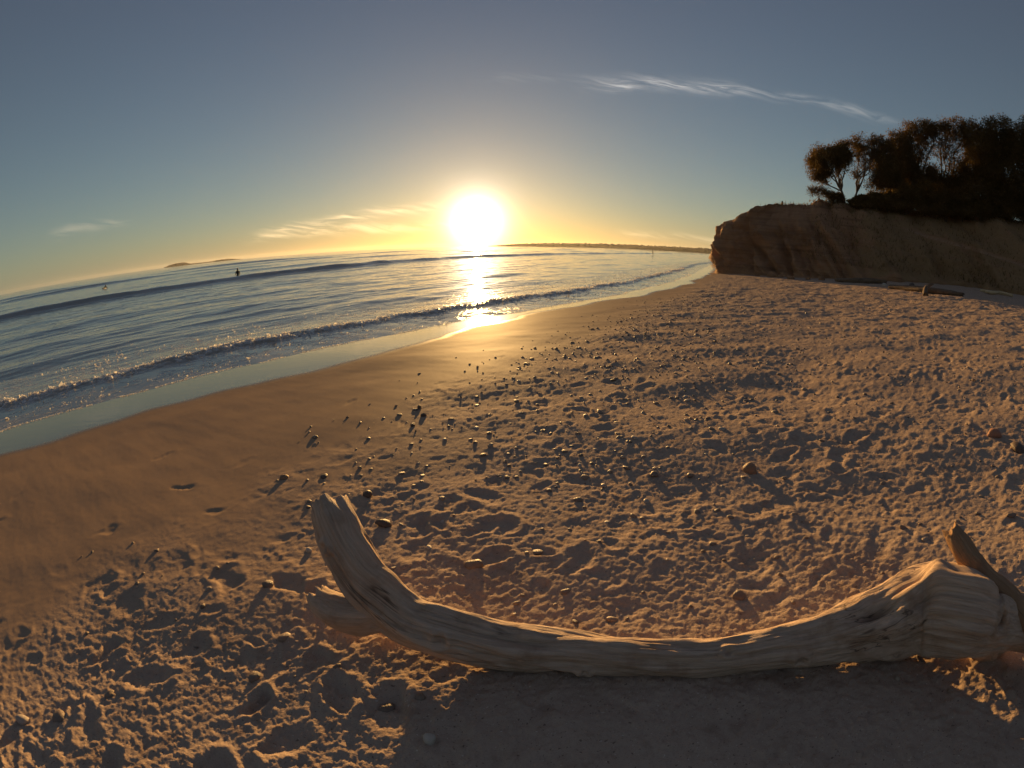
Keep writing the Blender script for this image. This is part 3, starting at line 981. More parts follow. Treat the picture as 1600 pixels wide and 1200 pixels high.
# ------------------------------------------------------------------ the driftwood log
def build_log():
    cl = [(513, 792, 0.385, 0.070), (527, 822, 0.35, 0.083), (548, 868, 0.275, 0.086), (580, 922, 0.17, 0.092), (635, 968, 0.075, 0.094), (715, 998, 0.030, 0.088),
          (800, 1013, 0.024, 0.079), (900, 1022, 0.030, 0.071), (1000, 1027, 0.040, 0.066), (1100, 1026, 0.058, 0.068), (1200, 1017, 0.085, 0.076),
          (1300, 1000, 0.122, 0.094), (1370, 978, 0.160, 0.120), (1435, 958, 0.222, 0.150), (1495, 955, 0.265, 0.158), (1545, 965, 0.265, 0.135), (1590, 980, 0.25, 0.10), (1625, 992, 0.24, 0.075)]
    ctrl = [at_height(px, py, z) for px, py, z, r in cl]
    rad = [r for *_, r in cl]
    org = ctrl[8].copy(); org[2] = float(beach_z(np.array([org[0]]), np.array([org[1]]))[0])

    def shape(S, TH, L):
        th = np.where(TH > np.pi, TH - 2 * np.pi, TH)            # 0 = up, positive = towards the shore path
        m = 1 + 0.13 * vnoise(L * 4.0 + 1.2 * np.cos(TH), 1.2 * np.sin(TH) + L, 801) + 0.085 * vnoise(L * 9 + 2.4 * np.cos(TH), 2.4 * np.sin(TH) + 3, 803)
        m += 0.045 * np.sin(4 * TH + 5 * L) + 0.03 * np.sin(7 * TH - 6 * L + 1.0)
        tw = th - 0.5 * np.sin(L * 2.5)
        m += 0.030 * vnoise(TH * 0 + 6 * np.cos(TH), 6 * np.sin(TH) + L * 1.3, 805) + 0.020 * vnoise(14 * np.cos(TH), 14 * np.sin(TH) + L * 1.5, 807) + 0.018 * vnoise(9 * np.cos(TH) + L * 6, 9 * np.sin(TH) + L * 9, 809)

        def dent(t0, w, s0, sw, d):
            return -d * np.exp(-((th - t0) / w) ** 2 - ((L - s0) / sw) ** 2)

        def bump(t0, w, s0, sw, d):
            return d * np.exp(-((th - t0) / w) ** 2 - ((L - s0) / sw) ** 2)
        tot = L[-1, 0]
        m += dent(0.55, 0.33, tot * 0.33, 0.12, 0.30) + bump(0.95, 0.25, tot * 0.34, 0.16, 0.14) + bump(0.0, 0.22, tot * 0.335, 0.05, 0.16)
        m += bump(0.75, 0.35, tot * 0.46, 0.10, 0.16) + dent(0.2, 0.3, tot * 0.50, 0.10, 0.14)
        m += dent(0.42, 0.22, tot * 0.745, 0.07, 0.55) + bump(0.85, 0.20, tot * 0.745, 0.10, 0.20)
        m += bump(2.3, 0.5, tot * 0.78, 0.12, 0.16) + dent(2.0, 0.4, tot * 0.62, 0.25, 0.14)
        m += dent(1.5, 0.16, tot * 0.10, 0.16, 0.22)                 # a long check down the upright arm
        m += bump(-0.05, 0.34, tot * 0.835, 0.040, 0.30) + dent(0.70, 0.30, tot * 0.82, 0.05, 0.24) + dent(0.1, 0.3, tot * 0.895, 0.035, 0.22) + bump(1.2, 0.3, tot * 0.87, 0.06, 0.14) + dent(1.7, 0.25, tot * 0.80, 0.07, 0.16)
        for (kt, ks, kr) in ((1.1, 0.235, 0.028), (0.6, 0.56, 0.022), (1.5, 0.645, 0.026), (1.9, 0.40, 0.020), (1.2, 0.06, 0.020), (0.9, 0.91, 0.030)):
            q = np.sqrt(((th - kt) * 0.085) ** 2 + (L - ks * tot) ** 2) / kr
            m += 0.16 * np.exp(-((q - 1.0) / 0.55) ** 2) - 0.20 * np.exp(-(q / 0.5) ** 2)
        # drying checks that run with the grain
        rs = np.random.default_rng(77)
        for _ in range(46):
            t0, s0, ln = rs.uniform(-2.6, 2.6), rs.uniform(0, 1) * tot, rs.uniform(0.06, 0.32)
            line = t0 + rs.uniform(-0.8, 0.8) * (L - s0) + 0.05 * vnoise(L * 14, L * 0 + t0 * 9, 78)
            m -= rs.uniform(0.04, 0.12) * np.exp(-((th - line) / rs.uniform(0.035, 0.075)) ** 2) * np.exp(-((L - s0) / ln) ** 4)
        # flattened top of the broken arm
        m *= 1 - 0.12 * np.exp(-(L / 0.05) ** 2) * np.cos(2 * (TH - 0.4))
        return m
    kn = np.random.default_rng(91)
    ctrl = [c + kn.normal(0, 0.006, 3) for c in ctrl]
    root = empty('driftwood_log', org, label='large weathered U-shaped driftwood log lying across the foreground sand', category='driftwood')
    V, Fs, gr = sweep(ctrl, rad, 420, 96, shape)
    # splintered tip: two prongs with a notch between
    n, k = 420, 96
    P = V[:n * k].reshape(n, k, 3)
    S = gr[:n * k, 0].reshape(n, k)
    TH = np.linspace(0, 2 * np.pi, k, endpoint=False)[None, :]
    T = P[0].mean(axis=0) - P[8].mean(axis=0); T /= np.linalg.norm(T)
    prong = 0.026 * np.exp(-((np.angle(np.exp(1j * (TH + 1.9)))) / 0.75) ** 2) + 0.012 * np.exp(-((np.angle(np.exp(1j * (TH - 0.6)))) / 0.7) ** 2) - 0.014 * np.exp(-((np.angle(np.exp(1j * (TH + 0.55)))) / 0.35) ** 2)
    prong = prong + 0.006 * np.sin(9 * TH) + 0.004 * np.sin(17 * TH + 1)
    w = np.exp(-(S / 0.045))
    P += T * (w * prong)[..., None]
    V[:n * k] = P.reshape(-1, 3)
    me = mesh_mixed('trunk', V - org, Fs, {'grain': gr})
    trunk = link('trunk', me, M_LOG, root)

    def h(px, py, z):
        return at_height(px, py, z)
    limb('branch_stub', root, M_LOG, [h(612, 955, 0.10), h(565, 960, 0.07), h(532, 955, 0.06), h(508, 942, 0.075), h(497, 928, 0.09)], [0.06, 0.076, 0.074, 0.060, 0.042], 50, 40, knotty(821, 0.13, 7), origin=org, jag1=0.035, seed=3)
    limb('root', root, M_LOG, [h(1530, 985, 0.22), h(1545, 1003, 0.14), h(1552, 1018, 0.07), h(1556, 1024, 0.02)], [0.09, 0.07, 0.055, 0.05], 24, 24, knotty(841, 0.15, 7), origin=org)
    limb('root', root, M_REDWOOD, [h(1486, 829, 0.47), h(1500, 852, 0.44), h(1520, 880, 0.41), h(1546, 907, 0.38), h(1580, 936, 0.35), (h(1615, 985, 0.30)), h(1660, 1050, 0.22), h(1700, 1110, 0.12)],
         [0.030, 0.042, 0.042, 0.038, 0.040, 0.044, 0.046, 0.05], 70, 24, knotty(851, 0.14, 9), origin=org, jag0=0.03, seed=8, label='thin reddish root curving up behind the flare')


build_log()


# ------------------------------------------------------------------ pebbles and stones
def pebble_meshes(count, mat):
    out = []
    for k in range(count):
        bm = bmesh.new()
        bmesh.ops.create_icosphere(bm, subdivisions=2, radius=1.0)
        rs = np.random.default_rng(900 + k)
        ph = rs.uniform(0, 6.28, 6)
        for v in bm.verts:
            c = v.co
            f = 1 + 0.22 * math.sin(2.1 * c.x + ph[0]) * math.cos(1.9 * c.y + ph[1]) + 0.15 * math.sin(3.3 * c.z + ph[2] + 2.0 * c.x) + 0.10 * math.sin(4.7 * c.y + ph[3])
            v.co = c * f
        me = bpy.data.meshes.new('pebble')
        bm.to_mesh(me); bm.free()
        me.polygons.foreach_set('use_smooth', np.ones(len(me.polygons), bool))
        me.materials.append(mat)
        out.append(me)
    return out


PEB = pebble_meshes(9, M_STONE)
ROCK = pebble_meshes(3, M_CLIFF)
TONE = {'dark': pebble_meshes(2, mat_plain('dark_stone', (0.10, 0.07, 0.055), (0.17, 0.125, 0.095), 60.0, 0.6, 0.01)),
        'pale': pebble_meshes(2, mat_plain('pale_stone', (0.48, 0.40, 0.31), (0.60, 0.52, 0.42), 60.0, 0.7, 0.01)),
        'brown': pebble_meshes(2, mat_plain('brown_stone', (0.26, 0.15, 0.09), (0.36, 0.22, 0.13), 60.0, 0.65, 0.01)),
        'reddish': pebble_meshes(2, mat_plain('reddish_stone', (0.34, 0.16, 0.10), (0.42, 0.22, 0.14), 60.0, 0.7, 0.01))}


def ground(xs, ys):
    return beach_z(np.asarray(xs, float), np.asarray(ys, float))


def put_stone(name, x, y, z, size, flat, rz, label, cat, group=None, mesh=None, sink=0.40):
    o = link(name, mesh if mesh is not None else PEB[random.randrange(len(PEB))], label=label, category=cat)
    if group:
        o['group'] = group
    sx, sy, sz = size * random.uniform(0.9, 1.25), size * random.uniform(0.75, 1.0), size * flat
    o.scale = (sx, sy, sz)
    o.rotation_euler = (random.uniform(-0.2, 0.2), random.uniform(-0.2, 0.2), rz)
    o.location = (x, y, z + sz * (1 - 2 * sink))
    return o


def scatter_pebbles():
    # candidate places, thick in the pebbly band between the smooth and the trampled sand
    n = 17000
    t = rng.uniform(0.0, 22, n); du = rng.uniform(-0.6, 10, n)
    ub = np.interp(t, [-5, 1.5, 3.4, 5.5, 9.8, 17, 32], [5.7, 5.7, 5.0, 4.5, 3.7, 2.2, 1.4])
    u = ub + du
    s = u + np.interp(t, _T, _S)
    x = 0.862 * s + 0.507 * t; y = -0.507 * s + 0.862 * t
    r = np.hypot(x, y)
    clump = sst(vnoise(x * 1.1, y * 1.1, 951) + 0.5 * vnoise(x * 3, y * 3, 952), -0.3, 0.7)
    dens = np.exp(-((du - 1.7) / 1.9) ** 2) * (0.25 + 0.75 * clump) + 0.10
    dens *= np.interp(t, [0, 1.5, 3, 9, 15, 22], [0.25, 0.6, 1.0, 1.0, 0.6, 0.4])
    dens *= 0.3 + 0.7 * sst(du, 0.0, 0.9)
    ok = (rng.uniform(0, 1, n) < dens) & (y > 0.6) & (r > 1.0)
    # leave the footprint of the log free
    lx = np.array([-0.75, -0.45, 0.0, 0.45, 0.95, 1.4, 2.0]); ly = np.array([1.75, 1.38, 1.22, 1.18, 1.15, 1.15, 1.0])
    ok &= ~((x > -0.9) & (x < 2.2) & (np.abs(y - np.interp(x, lx, ly)) < 0.22))
    x, y, r, du = x[ok], y[ok], r[ok], du[ok]
    z = ground(x, y)
    size = np.clip(rng.lognormal(math.log(0.0125), 0.45, len(x)), 0.006, 0.034)
    order = np.argsort(-(size / r))
    cut = 292
    for k in order[:cut]:
        if du[k] < 0.9:
            lab, grp = 'small rounded pebble lying on the smooth packed sand beside the trampled strip', 'pebbles on the smooth sand'
        elif y[k] < 2.6:
            lab, grp = 'small rounded pebble lying in trampled sand near the driftwood log', 'pebbles close to the driftwood log'
        else:
            lab, grp = 'small rounded pebble among footprints in the trampled sand towards the sea', 'pebbles in the trampled sand'
        put_stone('pebble', x[k], y[k], z[k], size[k], random.uniform(0.38, 0.60), random.uniform(0, 6.28), lab, 'pebble', grp)
    # the rest, too many and small to pick up one by one
    rest = order[cut:]
    bm = bmesh.new(); bmesh.ops.create_icosphere(bm, subdivisions=1, radius=1.0)
    bv = np.array([v.co[:] for v in bm.verts]); bf = np.array([[v.index for v in f.verts] for f in bm.faces]); bm.free()
    n = len(rest)
    a = rng.uniform(0, 6.28, n); sc = size[rest][:, None] * np.c_[rng.uniform(0.9, 1.3, n), rng.uniform(0.7, 1, n), rng.uniform(0.45, 0.8, n)]
    v = bv[None] * sc[:, None, :] * (1 + 0.12 * rng.standard_normal((n, len(bv), 1)))
    ca, sa = np.cos(a)[:, None], np.sin(a)[:, None]
    vx = v[..., 0] * ca - v[..., 1] * sa + x[rest][:, None]
    vy = v[..., 0] * sa + v[..., 1] * ca + y[rest][:, None]
    vz = v[..., 2] + (z[rest] + sc[:, 2] * 0.35)[:, None]
    f = (bf[None] + (np.arange(n) * len(bv))[:, None, None]).reshape(-1, 3)
    link('small_pebbles', mesh_from('small_pebbles', np.stack([vx, vy, vz], -1).reshape(-1, 3), f), M_STONES, kind='stuff', label='scatter of tiny pebbles over the sand', category='pebbles')


scatter_pebbles()
STONES = [((443, 748), 0.036, 0.62, 'brown rounded stone standing alone on smooth sand, casting a long shadow'),
          ((655, 640), 0.022, 1.3, 'upright dark stone at the seaward end of a short row of stones'),
          ((663, 652), 0.026, 0.8, 'dark stone in the middle of a short row of stones'),
          ((645, 668), 0.024, 0.7, 'dark stone at the landward end of a short row of stones'),
          ((507, 745), 0.034, 0.4, 'flat dark stone on smooth sand beyond the upright driftwood arm'),
          ((575, 775), 0.034, 0.8, 'dark pointed stone just beyond the upright driftwood arm'),
          ((603, 820), 0.042, 0.5, 'broad dark stone half sunk beside the driftwood arm'),
          ((482, 862), 0.018, 0.8, 'small pale stone beside the splintered end of the driftwood'),
          ((92, 1120), 0.030, 0.8, 'speckled stone in the trampled sand before the log stub'),
          ((36, 1126), 0.028, 0.8, 'rough stone beside deep footprints in shaded sand'),
          ((170, 1082), 0.020, 0.8, 'small round stone on a sand ridge by deep footprints'),
          ((1551, 684), 0.060, 0.75, 'reddish lump of stone on the trampled upper beach'),
          ((1592, 706), 0.080, 0.5, 'large dark lump of stone on the trampled upper beach'),
          ((1170, 735), 0.050, 0.8, 'orange-brown stone on the trampled sand of the middle beach'),
          ((940, 645), 0.045, 0.35, 'flat sandy stone on the sand seaward of the pebbles'),
          ((672, 1158), 0.022, 0.8, 'pale stone in the shadow of the driftwood log'),
          ((1425, 447), 0.22, 0.7, 'pale boulder beside dark logs at the foot of the bluff'),
          ((1381, 446), 0.16, 0.6, 'small pale rock at the foot of the bluff')]
for (p, size, flat, lab) in STONES:
    b = on_beach(*p)
    zz = float(ground([b[0]], [b[1]])[0])
    put_stone('stone', b[0], b[1], zz, size, flat, random.uniform(0, 6.28), lab, 'stone', mesh=next((m[0] for k, m in TONE.items() if k in lab), None))


ROCKS = [((1172, 429), 0.34), ((1184, 431), 0.22), ((1206, 433), 0.42), ((1221, 434), 0.26), ((1236, 436), 0.34), ((1262, 437), 0.22), ((1284, 438), 0.30), ((1139, 426), 0.30)]
for i, (p, size) in enumerate(ROCKS):
    b = on_beach(*p)
    put_stone('fallen_rock', b[0], b[1], float(base_z(b[0], b[1])), size, 0.7, random.uniform(0, 6.28), 'brown lump of earth fallen at the foot of the bluff', 'rock', 'lumps fallen from the bluff', mesh=ROCK[i % 3])


# ------------------------------------------------------------------ logs stranded at the foot of the bluff
def stranded(name, label, mat, pts, radii, seed, **kw):
    ctrl = []
    for (px, py, lift) in pts:
        b = on_beach(px, py); b[2] += lift; ctrl.append(b)
    org = ctrl[0].copy()
    V, Fs, gr = sweep(ctrl, radii, 60, 22, knotty(seed, 0.14, 1.6), jag0=0.08, jag1=0.08, seed=seed)
    o = link(name, mesh_mixed(name, V - org, Fs, {'grain': gr * 0.4}), mat, label=label, category='driftwood')
    o.location = org
    return o


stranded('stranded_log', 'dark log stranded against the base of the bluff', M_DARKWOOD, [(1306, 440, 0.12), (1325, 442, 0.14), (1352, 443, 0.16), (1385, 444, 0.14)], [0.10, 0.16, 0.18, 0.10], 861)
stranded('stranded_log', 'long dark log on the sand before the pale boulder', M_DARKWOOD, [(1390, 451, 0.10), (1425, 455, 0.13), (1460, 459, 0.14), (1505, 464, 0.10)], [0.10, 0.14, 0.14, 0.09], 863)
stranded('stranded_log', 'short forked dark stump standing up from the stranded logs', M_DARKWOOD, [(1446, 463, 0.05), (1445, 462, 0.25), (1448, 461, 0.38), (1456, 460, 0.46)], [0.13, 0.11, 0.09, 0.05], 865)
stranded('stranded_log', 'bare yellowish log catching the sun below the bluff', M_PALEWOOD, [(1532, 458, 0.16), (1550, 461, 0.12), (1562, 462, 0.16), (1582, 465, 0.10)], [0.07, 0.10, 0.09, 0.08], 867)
pb = at_range(1222, 323, 48.6)
pb[2] = cliff_top_z(pb[0], pb[1])
V, Fs, gr = sweep([pb + np.array([0, 0, -0.2]), pb + np.array([0.01, 0, 0.18]), pb + np.array([0.02, 0, 0.38])], [0.09, 0.09, 0.075], 12, 12, knotty(871, 0.1, 4))
po = link('marker_post', mesh_mixed('marker_post', V - pb, Fs, {'grain': gr}), M_DARKWOOD, label='short dark wooden post on the edge of the bluff top', category='post')
po.location = pb


# ------------------------------------------------------------------ trees and shrubs
class Wood:
    def __init__(self):
        self.V, self.F, self.n = [], [], 0

    def tube(self, pts, r0, r1, seg=5):
        pts = np.asarray(pts, float); k = len(pts)
        T = np.gradient(pts, axis=0); T /= np.maximum(np.linalg.norm(T, axis=1, keepdims=True), 1e-9)
        ref = np.array([0.31, 0.87, 0.38])
        N = ref - T * (T @ ref)[:, None]; N /= np.linalg.norm(N, axis=1, keepdims=True)
        B = np.cross(T, N)
        th = np.linspace(0, 2 * np.pi, seg, endpoint=False)
        rr = np.linspace(r0, r1, k)[:, None, None]
        P = pts[:, None] + rr * (np.cos(th)[None, :, None] * N[:, None] + np.sin(th)[None, :, None] * B[:, None])
        self.V.append(P.reshape(-1, 3)); self.F.append(grid_faces(k, seg, True) + self.n); self.n += k * seg

    def mesh(self, name, org):
        return mesh_from(name, np.vstack(self.V) - org, np.vstack(self.F))


def bent(a, b, k, wob, rs, sag=0.0):
    f = np.linspace(0, 1, k)[:, None]
    L = np.linalg.norm(b - a)
    p = a + (b - a) * f
    off = rs.normal(0, wob * L, 3)
    p = p + off * (np.sin(np.pi * f)) + rs.normal(0, wob * L * 0.35, (k, 3)) * np.sin(np.pi * f)
    p[:, 2] += sag * L * np.sin(np.pi * f[:, 0])
    return p


def leaf_mesh(name, C, size, rs, org):
    n = len(C)
    a = rs.normal(0, 1, (n, 3)); a /= np.linalg.norm(a, axis=1, keepdims=True)
    b = rs.normal(0, 1, (n, 3)); b -= a * (a * b).sum(1, keepdims=True); b /= np.linalg.norm(b, axis=1, keepdims=True)
    s = (size * rs.uniform(0.6, 1.4, n))[:, None]
    nrm = np.cross(a, b)
    V = np.stack([C - a * s * 0.5, C + b * s * 0.30 + nrm * s * 0.08, C + a * s * 0.5, C - b * s * 0.30 + nrm * s * 0.08], 1)
    F = np.arange(n * 4).reshape(n, 4)
    return mesh_from(name, V.reshape(-1, 3) - org, F, smooth=False)


def plant_tree(name, label, cat, base_px, D, clumps, seed, leaves=5200, leaf=0.15, trunk_r=0.16, fork=0.32, mat=None, group=None, stems=1, twigs=15):
    rs = np.random.default_rng(seed)
    leaves = int(leaves * 4.4); leaf *= 0.86
    clumps = [(c[0], c[1], c[2], c[3] * 1.12, c[4] * 1.12, c[5]) for c in clumps]
    base = at_range(base_px[0], base_px[1], D)
    base[2] = cliff_top_z(base[0], base[1]) - 0.1
    org = base.copy()
    W = Wood(); TW = Wood()
    leafC = []
    k = D / FPX
    vol = np.array([c[3] * c[4] * c[5] for c in clumps], float)
    cen = [at_range(c[0], c[1], D + c[2]) for c in clumps]
    mean = np.mean(cen, axis=0)
    forks = []
    for s in range(stems):
        fk = base + (mean - base) * fork + rs.normal(0, 0.25, 3) * (1 if stems > 1 else 0.5)
        fk[2] = max(fk[2], base[2] + 0.4)
        TW.tube(bent(base + rs.normal(0, 0.12, 3) * (stems > 1), fk, 7, 0.05, rs), trunk_r, trunk_r * 0.7, 8)
        forks.append(fk)
    for c, ce, vv in zip(clumps, cen, vol / vol.sum()):
        rx, rz = c[3] * k, c[4] * k
        fk = min(forks, key=lambda q: np.linalg.norm(q - ce))
        li = bent(fk, ce, 9, 0.07, rs, 0.05)
        W.tube(li, trunk_r * 0.55, trunk_r * 0.16, 6)
        ends = []
        for i in range(twigs + 7):
            d = rs.normal(0, 1, 3); d /= np.linalg.norm(d)
            q = ce + d * np.array([rx, rx, rz]) * rs.uniform(0.55, 1.05)
            st = li[rs.integers(4, 9)]
            W.tube(bent(st, q, 6, 0.07, rs, 0.04), trunk_r * 0.16, 0.012, 4)
            ends.append(q); 
            for j in range(3):
                f = rs.uniform(0.4, 0.9)
                q2 = st + (q - st) * f + rs.normal(0, 0.30, 3) * np.array([rx, rx, rz])
                W.tube(bent(st + (q - st) * f * 0.8, q2, 4, 0.08, rs), 0.022, 0.008, 3)
                ends.append(q2)
        ends = np.array(ends)
        m = int(leaves * vv)
        pick = ends[rs.integers(0, len(ends), m)]
        spread = np.array([rx, rx, rz]) * 0.175
        leafC.append(pick + rs.normal(0, 1, (m, 3)) * spread)
    root = empty(name, org, label=label, category=cat)
    if group:
        root['group'] = group
    tk = link('trunk', TW.mesh('trunk', org), M_BARK, root)
    link('branches', W.mesh('branches', org), M_BARK, tk)
    link('crown', leaf_mesh('crown', np.vstack(leafC), leaf, rs, org), mat or M_LEAF, root)
    return root


# clump: px, py, depth offset, half width px, half height px, leaf weight
plant_tree('tree', 'round-crowned tree nearest the seaward end of the bluff top', 'tree', (1320, 318), 46.5,
           [(1282, 256, 0.0, 20, 20, 1.2), (1296, 234, 0.6, 20, 14, 1.0), (1313, 246, -0.5, 16, 18, 1.0), (1276, 274, 0.2, 12, 8, 0.5), (1318, 228, 0.3, 12, 10, 0.7), (1268, 250, 0.2, 10, 9, 0.5), (1330, 238, 0.2, 10, 8, 0.4)], 1001, 6400, 0.14, 0.15, 0.34)
plant_tree('tree', 'open leaning tree with thin bare limbs beside the round-crowned tree', 'tree', (1328, 318), 47.5,
           [(1345, 224, 0.5, 18, 11, 1.0), (1368, 217, 0.0, 16, 8, 0.9), (1372, 240, -0.4, 14, 11, 0.5), (1350, 250, 0.5, 12, 10, 0.25), (1340, 270, 0.0, 12, 10, 0.15), (1388, 224, 0.2, 14, 10, 0.8), (1386, 250, 0.2, 12, 12, 0.5)], 1003, 2900, 0.13, 0.13, 0.24, stems=2, twigs=18)
plant_tree('tree', 'dark low-branched tree between the leaning tree and the taller wood', 'tree', (1384, 320), 46.5,
           [(1380, 276, 0.0, 17, 20, 1.0), (1396, 250, 0.6, 18, 20, 1.0), (1398, 285, -0.6, 16, 20, 1.0)], 1005, 5200, 0.15, 0.14, 0.35, mat=M_LEAF_DARK)
plant_tree('tree', 'broad tree whose crown steps up behind the dark low-branched tree', 'tree', (1426, 324), 48.5,
           [(1410, 216, 0.0, 17, 14, 1.0), (1434, 202, 0.4, 22, 12, 1.0), (1460, 196, 0.0, 20, 9, 0.9), (1420, 244, -0.4, 18, 15, 0.8), (1442, 232, 0.0, 14, 12, 0.25), (1412, 272, 0.0, 18, 20, 1.0), (1438, 282, 0.3, 20, 20, 1.0), (1398, 232, 0.3, 12, 14, 0.6)], 1007, 8200, 0.15, 0.17, 0.36)
plant_tree('tree', 'tall thin-crowned tree with sky showing between bare limbs', 'tree', (1478, 326), 49.0,
           [(1488, 196, 0.0, 24, 9, 1.0), (1512, 206, 0.3, 16, 15, 1.0), (1468, 226, 0.0, 18, 14, 0.14), (1488, 240, 0.0, 18, 14, 0.14), (1460, 278, -0.5, 24, 18, 1.1), (1500, 282, -0.3, 22, 18, 1.0), (1478, 298, 0.2, 24, 16, 1.0), (1522, 236, 0.4, 14, 18, 0.9), (1518, 268, 0.0, 18, 20, 1.0)], 1009, 9600, 0.15, 0.17, 0.30, twigs=18)
plant_tree('tree', 'tallest dense tree of the wood on the bluff', 'tree', (1552, 332), 46.0,
           [(1536, 204, 0.0, 20, 15, 1.0), (1566, 196, 0.2, 20, 13, 1.0), (1545, 236, -0.4, 24, 20, 1.2), (1582, 228, 0.3, 22, 24, 1.2), (1530, 268, 0.0, 20, 20, 1.0), (1565, 276, -0.5, 26, 24, 1.2)], 1011, 10500, 0.16, 0.20, 0.36, mat=M_LEAF_DARK, twigs=18)
plant_tree('tree', 'dense dark tree at the landward end of the wood', 'tree', (1622, 338), 44.0,
           [(1606, 206, 0.0, 20, 18, 1.0), (1632, 222, 0.0, 26, 24, 1.0), (1608, 250, 0.2, 22, 24, 1.1), (1640, 268, 0.0, 26, 26, 1.0), (1600, 290, 0.0, 24, 22, 1.0)], 1013, 9500, 0.16, 0.20, 0.36, mat=M_LEAF_DARK, twigs=18)
plant_tree('tree', 'spreading dark tree standing past the landward end of the wood', 'tree', (1720, 352), 42.0,
           [(1700, 225, 0.0, 30, 26, 1.0), (1740, 240, 0.0, 30, 28, 1.0), (1710, 275, 0.0, 28, 26, 1.0)], 1015, 6000, 0.16, 0.20, 0.36, mat=M_LEAF_DARK)
plant_tree('shrub', 'bare twiggy shrub at the seaward edge of the trees', 'shrub', (1280, 320), 46.0,
           [(1268, 300, 0.0, 9, 9, 1.0), (1280, 296, 0.3, 10, 10, 1.0), (1291, 300, 0.0, 9, 10, 1.0)], 1021, 420, 0.10, 0.05, 0.12, stems=3, twigs=18)
plant_tree('shrub', 'low leafy shrub at the foot of the round-crowned tree', 'shrub', (1302, 320), 45.8,
           [(1302, 308, 0.0, 10, 8, 1.0), (1312, 310, 0.2, 8, 7, 1.0)], 1023, 1300, 0.11, 0.05, 0.15, stems=2)
BUSH = [(1340, 322, 12, 9), (1362, 322, 12, 12), (1388, 324, 14, 14), (1415, 326, 18, 22), (1446, 328, 20, 24), (1478, 331, 20, 22), (1508, 334, 20, 24), (1540, 337, 20, 26), (1572, 340, 20, 26), (1600, 342, 22, 28), (1640, 348, 24, 28)]
for i, (bx, by, hw, hh) in enumerate(BUSH):
    plant_tree('shrub', 'dense dark shrub in the thicket beneath the trees on the bluff top', 'shrub', (bx, by), 44.0,
               [(bx - hw * 0.4, by - hh * 0.75, 0.0, hw * 0.8, hh * 0.6, 1.0), (bx + hw * 0.4, by - hh, 0.5, hw * 0.8, hh * 0.7, 1.0), (bx, by - hh * 0.15, -0.3, hw, hh * 0.35, 0.8)], 1100 + i, 2600, 0.15, 0.06, 0.2, mat=M_LEAF_DARK, group='thicket beneath the trees', stems=2, twigs=8)


def ground_cover():
    rs = np.random.default_rng(1201)
    ok = np.nonzero((CLIFF_ST > 6.0) & (CLIFF_ST < 12.5) & (CLIFF_FACE > 0.15) & (CLIFF_VEG > 0.25) & (CLIFF_P[:, 2] > 1.4))[0]
    edge = np.nonzero((CLIFF_ST > 3.2) & (CLIFF_ST <= 6.5) & (CLIFF_VEG > 0.25) & (CLIFF_P[:, 2] > 4))[0]
    k = np.concatenate([rs.choice(ok, 15000), rs.choice(edge, 2500)])
    C = CLIFF_P[k] + rs.normal(0, 1, (len(k), 3)) * np.array([0.25, 0.25, 0.03])
    n = len(C)
    h = rs.uniform(0.08, 0.32, n) * (0.4 + 0.9 * rs.uniform(0, 1, n) ** 2)
    a = rs.uniform(0, 6.28, n); w = rs.uniform(0.015, 0.05, n)
    lean = rs.normal(0, 0.5, (n, 2)) * h[:, None]
    side = np.c_[np.cos(a) * w, np.sin(a) * w, np.zeros(n)]
    tip = C + np.c_[lean, h]
    V = np.stack([C - side - [0, 0, 0.05], C + side - [0, 0, 0.05], tip + side * 0.2, tip - side * 0.2], 1)
    link('ground_cover', mesh_from('ground_cover', V.reshape(-1, 3), np.arange(n * 4).reshape(n, 4), smooth=False), M_DRYGRASS, kind='stuff', label='dry grass and weeds on the slope of the bluff', category='grass')


ground_cover()


